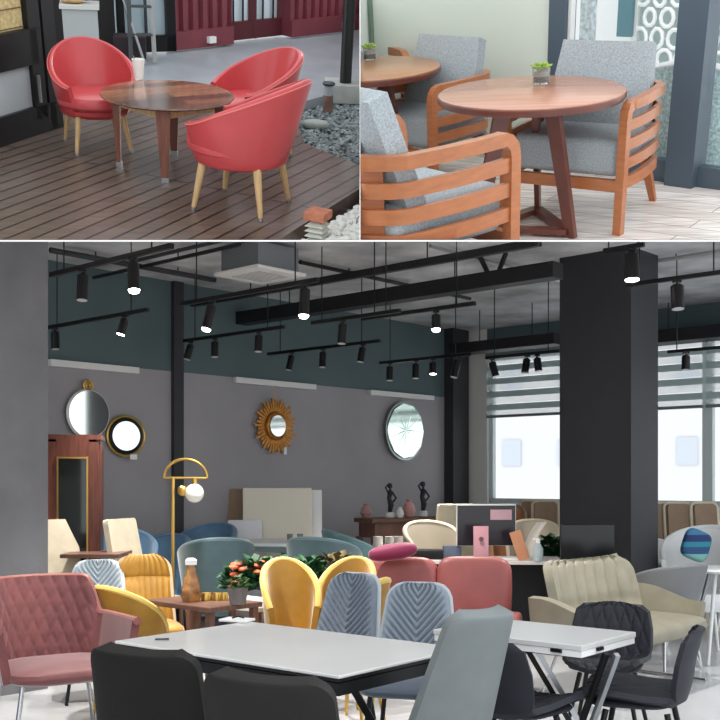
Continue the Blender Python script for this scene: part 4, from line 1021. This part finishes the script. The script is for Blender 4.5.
for i in range(7): b = NB(); box(b, (.2, .05, .02), (0, .015 + .017 * i, .24 + .24 * i)); obj('rung', b, mat('ladder_grey', (84, 88, 90)), la, smooth=False)
b = NB(); beam(b, (-.09, .6, 0), (-.05, .16, 1.7), .03, .02); beam(b, (.09, .6, 0), (.05, .16, 1.7), .03, .02); obj('rear_frame', b, mat('ladder_grey', (84, 88, 90)), la, smooth=False)
p_ = GL(148, 70); q_ = Vector((p_.x, p_.y, .0))
b = NB(); tube(b, [(-.28, .12, .95), (.02, -.05, 0)], .014, 8); tag(obj('broom_pole', b, M_steel, loc=(GL(147, 60).x - .04, GL(147, 60).y - .1, 0)), 'thin metal pole leaning beside the ladder', 'pole')
ct = thing('service_counter', 'pale grey counter behind the left red chair', 'counter', (GL(84, 66).x, GL(84, 66).y, 0), radians(3))
b = NB(); box(b, (.30, .3, .5), (0, 0, .25)); obj('cabinet', b, mat('counter_grey', (168, 172, 172), .5), ct, smooth=False)
b = NB(); box(b, (.34, .34, .03), (0, 0, .515)); obj('worktop', b, mat('counter_top', (198, 198, 194), .4), ct, smooth=False)
cx_, cy_ = GL(84, 66).x, GL(84, 66).y
b = NB(); cushion(b, (.2, .16, .06), (0, 0, .03), 3); tag(obj('bread_bag', b, mat('bag_tan', (178, 146, 100), .7, var=.3, vscale=14), loc=(cx_ - .06, cy_ - .02, .531)), 'tan paper bag lying on the left of the pale counter', 'bag')
b = NB(); tube(b, [(.07 * cos(a) * (1 + .0), .05 * sin(a * 2), .09 + .07 * sin(a)) for a in [2 * pi * i / 24 for i in range(24)]], .012, 8, True); tag(obj('cable_coil', b, mat('cable_brown', (82, 46, 46), .5), loc=(cx_ + .05, cy_ + .02, .54)), 'dark coiled cable standing on the pale counter', 'cable')
b = NB(); box(b, (.3, .2, .2), (0, 0, .1), None, .01); tag(obj('storage_crate', b, mat('crate_dark', (50, 40, 44), .6), loc=(cx_ + .40, cy_ + .5, 0), smooth=False), 'dark crate on the ground right of the pale counter', 'crate')
# left glazed screen
sA = GL(0, 148); sB = GL(50, 131); sd = (sB - sA).normalized(); sn = Vector((-sd.y, sd.x, 0))
sA = sB - sd * 2.2
d1_ = thing('door_2', '', ''); del d1_['label']; del d1_['category']; d1_['kind'] = 'structure'
b = NB(); wallslab(b, sA, sB + sd * .10, 0, .19, .08); wallslab(b, sB - sd * .13, sB + sd * .0, .1, 2.0, .08); wallslab(b, sB + sd * .03, sB + sd * .17, 0, 2.0, .1); wallslab(b, sA, sB - sd * .05, .47, .70, .06); obj('door_frame', b, mat('frame_black', (20, 20, 22), .35), d1_, smooth=False)
b = NB(); wallslab(b, sA + sn * .03, sB + sn * .03, .18, .5, .02); obj('lower_pane', b, mat('frosted_pane', (176, 184, 188), .3, var=.06, vscale=3), d1_, smooth=False)
b = NB(); p_ = sB - sd * .10 - sn * .02; tube(b, [(p_.x, p_.y, .22), (p_.x, p_.y, .40)], .011, 8); obj('handle', b, M_steel, d1_)
def bamboo_mat():
    m = plank_mat('bamboo', (196, 178, 132), (176, 156, 108), .7, .05, .012, gap=(110, 96, 66), ms=.0015, bump=.3, ang=0); return m
b = NB(); pa, pb_ = sA + sn * .05, sB - sd * .12 + sn * .05
nst = 150
for i in range(nst):
    c_ = pa.lerp(pb_, i / nst); beam(b, (c_.x, c_.y, .69), (c_.x, c_.y, 1.9), .011, .008, (0, 1, 0))
bb_ = obj('bamboo_blind', b, mat('bamboo_reed', (204, 186, 140), .7, var=.25, vscale=40), smooth=False, kind='stuff'); tag(bb_, 'straw coloured bamboo reed blind in the black screen at left', 'blind')
b = NB()
for z_ in (.71, .83, .95, 1.07): wallslab(b, pa - sn * .01, pb_ - sn * .01, z_, z_ + .008, .003)
o2 = obj('binding_cord', b, mat('bamboo_cord', (120, 100, 66), .7), smooth=False); o2.parent = bb_; o2.matrix_parent_inverse = I4; o2.matrix_basis = I4.copy(); UPPER.pop()
# table
tp = thing('round_coffee_table', 'round walnut table with tapered legs between the red chairs', 'table', GL(170, 168), radians(40))
b = NB(); lathe(b, [(0, .445), (.36, .445), (.415, .455), (.425, .464), (.42, .472), (0, .475)], 56); obj('tabletop', b, M_walnut, tp)
for a in range(4):
    R_ = Matrix.Rotation(pi / 2 * a, 4, 'Z'); b = NB(); box(b, (.44, .022, .055), R_ @ Vector((0, .23, .415)), R_); obj('apron', b, M_oak, tp, smooth=False)
for i in range(4):
    a = pi / 4 + i * pi / 2; b = NB()
    c, s_ = cos(a), sin(a); beam(b, (.325 * c, .325 * s_, .446), (.33 * c, .33 * s_, .03), .09, .05, (c, s_, 0), .045); l_ = obj('leg', b, M_walb, tp, smooth=False)
    b = NB(); beam(b, (.33 * c, .33 * s_, .03), (.331 * c, .331 * s_, 0), .045, .035, (c, s_, 0)); obj('foot_cap', b, M_steel, l_, smooth=False)
q = GL(139, 79, .475); cu = thing('paper_cup', 'tall white tapered cup with a small spoon on the walnut table', 'cup', (q.x, q.y, .476))
b = NB(); lathe(b, [(0, 0), (.028, 0), (.042, .125), (.040, .125), (.027, .006), (0, .006)], 28); obj('cup_body', b, mat('cup_white', (238, 238, 236), .5), cu)
b = NB(); tube(b, [(0, 0, .01), (-.03, 0, .145)], .004, 6); obj('spoon', b, M_steel, cu)
# red tub chairs
def red_chair(label, loc, rz, s=1):
    o = thing('tub_chair', label, 'chair', loc, rz, 'red leather tub chairs', s)
    A = radians(132); R = .335
    def fn(u, v):
        s_ = 2 * u - 1; a = s_ * A; c = cos(a)
        zt = .50 + .255 * (0.5 + 0.5 * cos(min(pi, abs(a) * 1.36))) ** .75
        zb = .285
        k_ = .80 + .20 * v ** .8
        x = R * k_ * sin(a); y = R * 1.02 * k_ * c + .075 * v * max(0, c) 
        return (x, y - .01, zb + (zt - zb) * v)
    b = NB(); shell(b, fn, 64, 20, .045, None); obj('backrest', b, M_redl, o)
    b = NB(); tube(b, [(fn(i / 60, 1)[0] * 1.0, fn(i / 60, 1)[1] * 1.0, fn(i / 60, 1)[2] + .001) for i in range(61)], .0045, 6); obj('piping', b, M_redp, o)
    b = NB(); tube(b, [(fn(i / 60, 1)[0] * .935, fn(i / 60, 1)[1] * .935, fn(i / 60, 1)[2] - .004) for i in range(61)], .021, 10); obj('rim_roll', b, M_redl, o)
    b = NB(); lathe(b, [(0, .27), (.24, .27), (.275, .30), (.28, .33), (0, .33)], 44, (0, -.01, 0)); lathe(b, [(0, .33), (.27, .335), (.295, .36), (.298, .40), (.28, .43), (.2, .447), (0, .452)], 44, (0, -.03, 0)); obj('seat', b, M_redl, o)
    legs = []
    for sx in (-1, 1):
        for sy in (-1, 1):
            b = NB(); tube(b, [(sx * .17, sy * .17, .29), (sx * .215, sy * .215, .02), ], [.026, .014], 14); l_ = obj('leg', b, M_oak, o)
            b = NB(); tube(b, [(sx * .215, sy * .215, .02), (sx * .217, sy * .217, 0)], .013, 12); obj('foot_cap', b, M_steel, l_)
    return o
def fwd(x, y): return math.atan2(x, -y)
rc = red_chair('red leather tub chair at left behind the walnut table, facing us', GL(98, 147), fwd(.28, -.95), .86)
dup(rc, 'red leather tub chair at front right showing its outer back', GL(242, 206), fwd(-.86, .45), s=1.0, group='red leather tub chairs')
dup(rc, 'red leather tub chair behind the front one at the right of the table', GL(253, 153), fwd(-.80, -.45), s=.88, group='red leather tub chairs')

# ------------------------------------------------------------ cafe corner with grey lounge chairs
FRR = frame3((-120, -1050, 1850), 540, 120); HR = 1.70
CTX = cell_ctx(FRR, HR); GR = mk_ground(FRR, HR); CELL = 'R'
M_tweed = mat('grey_tweed', (166, 174, 178), .9, var=.25, vscale=130, bump=.4, bscale=250)
M_teak = mat('warm_teak', (176, 108, 66), .35, var=.12, vscale=6, stretch=(2, 2, 9), coat=.25)
M_teakd = mat('dark_cherry', (104, 56, 46), .35, var=.2, vscale=6, coat=.25)
M_rtop = mat('cherry_top', (188, 134, 108), .26, var=.1, vscale=3, stretch=(1, 8, 1), coat=.3)
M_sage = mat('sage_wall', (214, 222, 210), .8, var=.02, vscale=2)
M_slate = mat('slate_frame', (78, 92, 104), .4)
M_wf = plank_mat('wood_floor', (244, 236, 230), (228, 216, 208), .25, .16, 1.5, gap=(180, 166, 156), bump=.05, ms=.004, ang=.5)
b = NB(); poly(b, [GR(300, 262), GR(760, 262), GR(760, 195), GR(690, 184), GR(560, 160), GR(366, 130), GR(300, 135)], -.1, 0); struct('floor', b, M_wf)
wq = GR(690, 186); wp0 = GR(558, 175); wd = (wq - Vector((.02, 6.98, 0))).normalized(); wd = (GR(690, 186) - GR(560, 168)).normalized(); wn = Vector((-wd.y, wd.x, 0))
def wl(x):
    lo, hi = -4, 4
    for _ in range(40):
        m_ = (lo + hi) / 2; w_ = CTX @ (wq + wd * m_)
        if 360 + FPX * w_.x / w_.y < x: lo = m_
        else: hi = m_
    return wq + wd * lo
def wlz(x, z):
    lo, hi = -4, 4
    for _ in range(40):
        m_ = (lo + hi) / 2; v_ = wq + wd * m_; w_ = CTX @ Vector((v_.x, v_.y, z))
        if 360 + FPX * w_.x / w_.y < x: lo = m_
        else: hi = m_
    return wq + wd * lo
HW = 2.0
# the sage wall, returning toward us at its left
wc_ = wlz(368, 1.3); w1_ = wlz(553, 1.2)
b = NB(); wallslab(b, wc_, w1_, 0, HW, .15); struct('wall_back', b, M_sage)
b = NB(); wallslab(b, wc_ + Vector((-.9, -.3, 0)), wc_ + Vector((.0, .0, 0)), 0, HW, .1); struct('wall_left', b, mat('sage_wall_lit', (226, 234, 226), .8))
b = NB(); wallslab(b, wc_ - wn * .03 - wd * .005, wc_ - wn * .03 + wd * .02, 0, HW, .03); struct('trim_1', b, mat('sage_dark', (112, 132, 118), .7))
# window frames
w7 = thing('window_7', '', ''); del w7['label']; del w7['category']; w7['kind'] = 'structure'
b = NB(); a0 = wlz(553, 1.2); a1 = wlz(570, 1.2); a2 = wlz(684, 1.0); a3 = wlz(714, 1.0)
wallslab(b, a0 - wn * .03, a1 - wn * .03, 0, HW, .12); wallslab(b, a2 - wn * .06, a3 - wn * .06, 0, HW, .16)
wallslab(b, a1, a2, 0, .13, .08); wallslab(b, a3, a3 + wd * 1.2, 0, .12, .08); obj('window_frame', b, M_slate, w7, smooth=False)
b = NB(); wallslab(b, a1 + wn * .03, a2 + wn * .03, .12, HW, .008); wallslab(b, a3 + wn * .03, a3 + wd * 1.2 + wn * .03, .12, HW, .008); obj('window_pane', b, M_glass, w7, smooth=False)
b = NB(); wallslab(b, a1 - wn * .0, a1 + wd * .02, .12, HW, .05); obj('white_bead', b, M_white, w7, smooth=False)
# outside: terrace floor, patterned screen, wicker chair
b = NB(); poly(b, [Vector(wc_) + wn * .3, a3 + wd * 2 + wn * .3, a3 + wd * 2 + wn * 3, Vector(wc_) + wn * 3], -.12, -.02); struct('floor', b, mat('pale_terrace', (214, 218, 216), .7))
sp0 = GR(600, 84) - wd * 1.6 + wn * .3; sp1 = sp0 + wd * 4
b = NB(); wallslab(b, sp0, sp1, 0, 2.6, .05); struct('wall_outside', b, mat('outside_white', (240, 242, 242), .8))
def lattice():
    o = thing('lattice_screen', 'white pierced lattice screen outside the window', 'screen', (0, 0, 0))
    b = NB(); c0_ = GR(636, 92) + wd * .3
    W_, H_ = 1.7, 2.2; nx, nz = 11, 14
    for i in range(nx):
        for j in range(nz):
            cx = i * .16 + (.08 if j % 2 else 0) - .3; cz = .12 + j * .16; rx, rz_ = .062 * random.uniform(.8, 1.1), .07 * random.uniform(.8, 1.1)
            pts = []
            for k_ in range(10):
                a = 2 * pi * k_ / 10; v_ = c0_ + wd * (cx + rx * cos(a)); pts.append((v_.x, v_.y, cz + rz_ * sin(a)))
            tube(b, pts, .018, 6, True)
    obj('pierced_panel', b, mat('lattice_white', (244, 244, 242), .7), o)
    b = NB(); p0 = c0_ - wd * .38 + wn * .10; wallslab(b, p0, p0 + wd * 1.9, 0, 2.3, .02); obj('backing', b, mat('lattice_back', (196, 212, 212), .7), o, smooth=False)
    b = NB(); wallslab(b, p0 - wn * .12, p0 - wn * .12 + wd * .05, 0, 2.3, .06); obj('edge_post', b, M_white, o, smooth=False)
lattice()
q = GR(613, 92); b = NB(); wallslab(b, q, q + wd * .13, .45, 2.3, .05); tag(obj('door_shutter', b, mat('shutter_teal', (92, 128, 138), .6), smooth=False), 'narrow teal shutter outside, seen above the right grey chair', 'shutter')
q = GR(576, 110); b = NB(); wallslab(b, q, q + wd * .10, 0, 2.3, .08); tag(obj('stone_post', b, mat('stone_speckle', (176, 184, 188), .8, var=.4, vscale=25), smooth=False), 'speckled stone post outside at the left of the glass', 'post')
q = wlz(672, .6) + wn * .45; wk = thing('wicker_chair', 'pale wicker armchair outside behind the glass', 'chair', (q.x, q.y, 0), fwd(.5, .86))
b = NB(); shell(b, lambda u, v: (.30 * sin((2 * u - 1) * 1.9), .28 * cos((2 * u - 1) * 1.9), .05 + (.62 - .12 * abs(2 * u - 1)) * v + .0), 30, 12, -.03); obj('backrest', b, mat('wicker_pale', (168, 190, 190), .8, var=.4, vscale=60), wk)
b = NB(); tube(b, [(.30 * sin((2 * u / 20 - 1) * 1.9), .28 * cos((2 * u / 20 - 1) * 1.9), .05 + (.62 - .12 * abs(2 * u / 20 - 1))) for u in range(21)], .03, 8); obj('rim', b, M_white, wk)
b = NB(); cushion(b, (.5, .48, .14), (0, -.02, .36), 4); obj('seat', b, M_white, wk)

# tables
def cafe_table(label, loc, rz, s=1, shade=M_rtop):
    o = thing('round_cafe_table', label, 'table', loc, rz, None, s)
    b = NB(); lathe(b, [(0, .70), (.479, .70), (.481, .716), (.475, .72), (0, .72)], 72); obj('tabletop', b, shade, o)
    b = NB(); lathe(b, [(0, .672), (.44, .672), (.476, .677), (.485, .69), (.485, .708), (.481, .712), (.48, .699), (0, .699)], 72); obj('top_edging', b, M_teakd, o)
    for i in range(3):
        a = 2 * pi * i / 3 + radians(200); c, s_ = cos(a), sin(a)
        b = NB(); beam(b, (.14 * c, .14 * s_, .68), (.30 * c, .30 * s_, 0.0), .09, .035, (-s_, c, 0), .065); obj('leg', b, M_teakd, o, smooth=False)
    b = NB()
    P_ = [(.27 * cos(2 * pi * i / 3 + radians(200)), .27 * sin(2 * pi * i / 3 + radians(200)), .03) for i in range(3)]
    for i in range(3): beam(b, P_[i], P_[(i + 1) % 3], .06, .03)
    obj('stretcher', b, M_teakd, o, smooth=False)
    return o
ct1 = cafe_table('round cherry wood table in the middle of the cafe corner', GR(528, 228), 0)
ct2 = cafe_table('round wooden table behind at the left, partly cut by the partition', GR(368, 186), radians(20), 1.0, mat('oak_top', (176, 124, 82), .3, var=.15, vscale=5, stretch=(1, 8, 1), coat=.3))
def succulent(label, loc, s=1):
    o = thing('succulent', label, 'plant', loc, .3, 'succulents in glass jars', s)
    b = NB(); lathe(b, [(0, 0), (.034, 0), (.041, .012), (.043, .075), (.040, .078), (.038, .012), (0, .008)], 28); obj('glass_jar', b, mat('jar_glass', (240, 244, 244), .05, trans=.9), o)
    b = NB(); lathe(b, [(0, .009), (.036, .011), (.037, .034), (0, .04)], 22); obj('soil', b, mat('jar_soil', (44, 42, 40), .8), o)
    b = NB(); lathe(b, [(0, .034), (.036, .036), (.037, .056), (0, .062)], 22); obj('sand', b, mat('jar_sand', (190, 186, 176), .8), o)
    b = NB()
    for r_, n_, t_ in ((.05, 9, .35), (.038, 8, .8), (.022, 6, 1.2)):
        for i in range(n_):
            a = 2 * pi * i / n_ + r_ * 40; d = Vector((cos(a) * cos(t_), sin(a) * cos(t_), sin(t_))); base = Vector((0, 0, .066))
            tube(b, [base, base + d * r_ * .55, base + d * r_ * 1.15], [.005, .011, .002], 6)
    obj('rosette', b, mat('succulent_green', (146, 176, 74), .5, var=.25, vscale=30), o)
    return o
q = GR(541, 84, .72); su = succulent('succulent in a glass jar on the middle cafe table', (q.x, q.y, .722), 1.1)
q = GR(370, 60, .72); dup(su, 'succulent in a glass jar on the table at the left', (q.x, q.y, .722), 0, 'succulents in glass jars', 1.0)
# lounge chair
def lounge(label, loc, rz, s=1):
    o = thing('lounge_chair', label, 'chair', loc, rz, 'grey lounge chairs with slatted frames', s)
    W2, FY, BY = .335, -.33, .34
    def U(off, z, front=FY, drop=0):
        pts = []
        for i in range(7): pts.append((-W2 - off - .015 * sin(pi * i / 6), front + (.12 - front) * i / 6, z))
        for i in range(1, 12):
            a = pi * i / 12; pts.append((-(W2 + off) * cos(a), .12 + (BY - .12 + off) * sin(a) ** .8, z + drop))
        for i in range(6, -1, -1): pts.append((W2 + off + .015 * sin(pi * i / 6), front + (.12 - front) * i / 6, z))
        return pts
    # top rail with its two front posts, one bent bar
    zt = .655
    top = U(0, zt)
    L = [(-W2, FY, 0), (-W2, FY, .3), (-W2, FY, zt - .07), (-W2, FY + .008, zt - .035), (-W2, FY + .03, zt - .01), (-W2, FY + .06, zt)]
    Rr = [(-x, y, z) for x, y, z in L[::-1]]
    b = NB(); sweep(b, L + top[1:-1] + Rr, .045, .05, (1, 0, 0)); obj('arm_rail', b, M_teak, o, smooth=False)
    for i, z in enumerate((.555, .46, .365)):
        b = NB(); sweep(b, U(0, z), .022, .055); obj('slat', b, M_teak, o, smooth=True)
    b = NB(); sweep(b, U(-.005, .265), .03, .06); obj('seat_frame', b, M_teak, o, smooth=True)
    b = NB(); beam(b, (-W2, FY, .255), (W2, FY, .255), .035, .06); obj('front_rail', b, M_teak, o, smooth=False)
    for s_ in (-1, 1):
        a = radians(90 - 42 * s_); x = .30 * cos(a) * 1.0; y = .12 + .205 * sin(a) ** .8
        b = NB(); box(b, (.13, .018, .40), (x, y, .44), Matrix.Rotation(-radians(42 * s_), 4, 'Z')); obj('rear_upright', b, M_teak, o, smooth=False)
        b = NB(); beam(b, (s_ * .24, .26, .27), (s_ * .27, .37, 0), .05, .04, (0, 1, 0), .035); obj('rear_leg', b, M_teak, o, smooth=False)
    b = NB(); box(b, (.61, .56, .19), (0, -.035, .385), None, .035, 3); obj('seat_cushion', b, M_tweed, o)
    def bk(u, v):
        s_ = 2 * u - 1; w = .60 - .10 * v; return (s_ * w / 2, .15 + .14 * v - .012 * (1 - s_ * s_), .42 + .44 * v)
    b = NB(); shell(b, bk, 16, 14, .085, rim_bulge(.02)); obj('backrest', b, M_tweed, o)
    return o
lc = lounge('grey tweed lounge chair with slatted wooden arms, right of the middle table', GR(584, 212), fwd(-.42, -.9), 1.0)
dup(lc, 'grey tweed lounge chair in the left foreground showing its curved slats', GR(396, 302), fwd(.68, .73), s=1.12, group='grey lounge chairs with slatted frames')
dup(lc, 'grey tweed lounge chair between the two tables against the sage wall', GR(430, 180), fwd(-.60, -.80), s=.96, group='grey lounge chairs with slatted frames')
dup(lc, 'grey lounge chair at the far left edge behind the other jar', GR(350, 150), fwd(.5, -.86), s=1.0, group='grey lounge chairs with slatted frames')
CTX = I4.copy(); CELL = None

# partition between the two upper sets
b = NB(); t_ = .0022
def part(x): return [b.verts.new((x, y, z)) for y, z in ((YS, EYE + k * YS), (19, EYE + k * 19), (19, EYE + .46 * 19), (YS, EYE + .46 * YS))]
A1, B1 = part(-t_), part(t_)
b.faces.new(A1); b.faces.new(B1[::-1])
for i in range(4): b.faces.new([A1[i], B1[i], B1[(i + 1) % 4], A1[(i + 1) % 4]])
struct('wall_partition', b, M_trimw)

# ------------------------------------------------------------ trim the upper sets at the partition and at the raked soffit
bpy.context.view_layer.update()
sn_ = Vector((0, -k, 1)).normalized()
planes = {'L': [(Vector((-.003, 0, 0)), Vector((1, 0, 0)))], 'R': [(Vector((.003, 0, 0)), Vector((-1, 0, 0)))]}
SOF = (Vector((0, 0, EYE + .002)), -sn_)
def tree(o):
    yield o
    for c in o.children_recursive: yield c
gone = []
planes['B'] = [(Vector((0, 0, EYE - .012)), sn_)]
for o in BARS: UPPER.append((o, 'B'))
for root, cell in UPPER:
    for o in list(tree(root)):
        if o.type != 'MESH': continue
        mw = o.matrix_world
        bmx = None
        if cell == 'B' and o.name.startswith('hanger'): continue
        for co_, no_ in planes[cell] + ([SOF] if cell != 'B' else []):
            if max((mw @ v.co - co_).dot(no_) for v in o.data.vertices) > 0 if bmx is None else True:
                if bmx is None:
                    bmx = bmesh.new(); bmx.from_mesh(o.data); bmx.transform(mw)
                if not bmx.verts: continue
                r = bmesh.ops.bisect_plane(bmx, geom=bmx.verts[:] + bmx.edges[:] + bmx.faces[:], plane_co=co_, plane_no=no_, clear_outer=True)
                ed = [e for e in r['geom_cut'] if isinstance(e, bmesh.types.BMEdge) and e.is_valid and e.is_boundary]
                if ed:
                    try: bmesh.ops.holes_fill(bmx, edges=ed, sides=0)
                    except Exception: pass
        if bmx is not None:
            if o.name.split('.')[0] in ('slat', 'seat_frame') and bmx.verts:
                seen = set(); isl = []
                for v0 in bmx.verts:
                    if v0 in seen: continue
                    st_ = [v0]; cur = []; seen.add(v0)
                    while st_:
                        v = st_.pop(); cur.append(v)
                        for e in v.link_edges:
                            w_ = e.other_vert(v)
                            if w_ not in seen: seen.add(w_); st_.append(w_)
                    isl.append(cur)
                isl.sort(key=len)
                for cur in isl[:-1]: bmesh.ops.delete(bmx, geom=cur, context='VERTS')
            if len(bmx.faces) == 0: gone.append(o); bmx.free(); continue
            bmx.transform(mw.inverted()); o.data = o.data.copy(); bmx.to_mesh(o.data); bmx.free()
for o in gone: bpy.data.objects.remove(o, do_unlink=True)
for root, cell in list(UPPER):
    try:
        if root.type == 'EMPTY' and not root.children: bpy.data.objects.remove(root, do_unlink=True)
    except ReferenceError: pass

# ================================================================== light, camera
w = bpy.data.worlds.new('World'); sc.world = w; w.use_nodes = True
bg = w.node_tree.nodes['Background']; bg.inputs['Color'].default_value = (.93, .97, 1, 1); bg.inputs['Strength'].default_value = 1.75
s = bpy.data.lights.new('Sun', 'SUN'); s.energy = 1.6; s.angle = radians(14); s.color = (1, .97, .92)
so = bpy.data.objects.new('Sun', s); COL.objects.link(so)
so.rotation_euler = Vector((.4, .62, .68)).to_track_quat('Z', 'Y').to_euler()
cam = bpy.data.cameras.new('Camera'); cam.sensor_width = 36; cam.lens = FPX / 20; cam.shift_y = 120 / 720; cam.clip_end = 200
cobj = bpy.data.objects.new('Camera', cam); COL.objects.link(cobj); cobj.location = (0, 0, EYE); cobj.rotation_euler = (pi / 2, 0, 0); sc.camera = cobj
sc.view_settings.view_transform = 'Standard'; sc.view_settings.look = 'None'; sc.view_settings.gamma = 1; sc.view_settings.exposure = 0
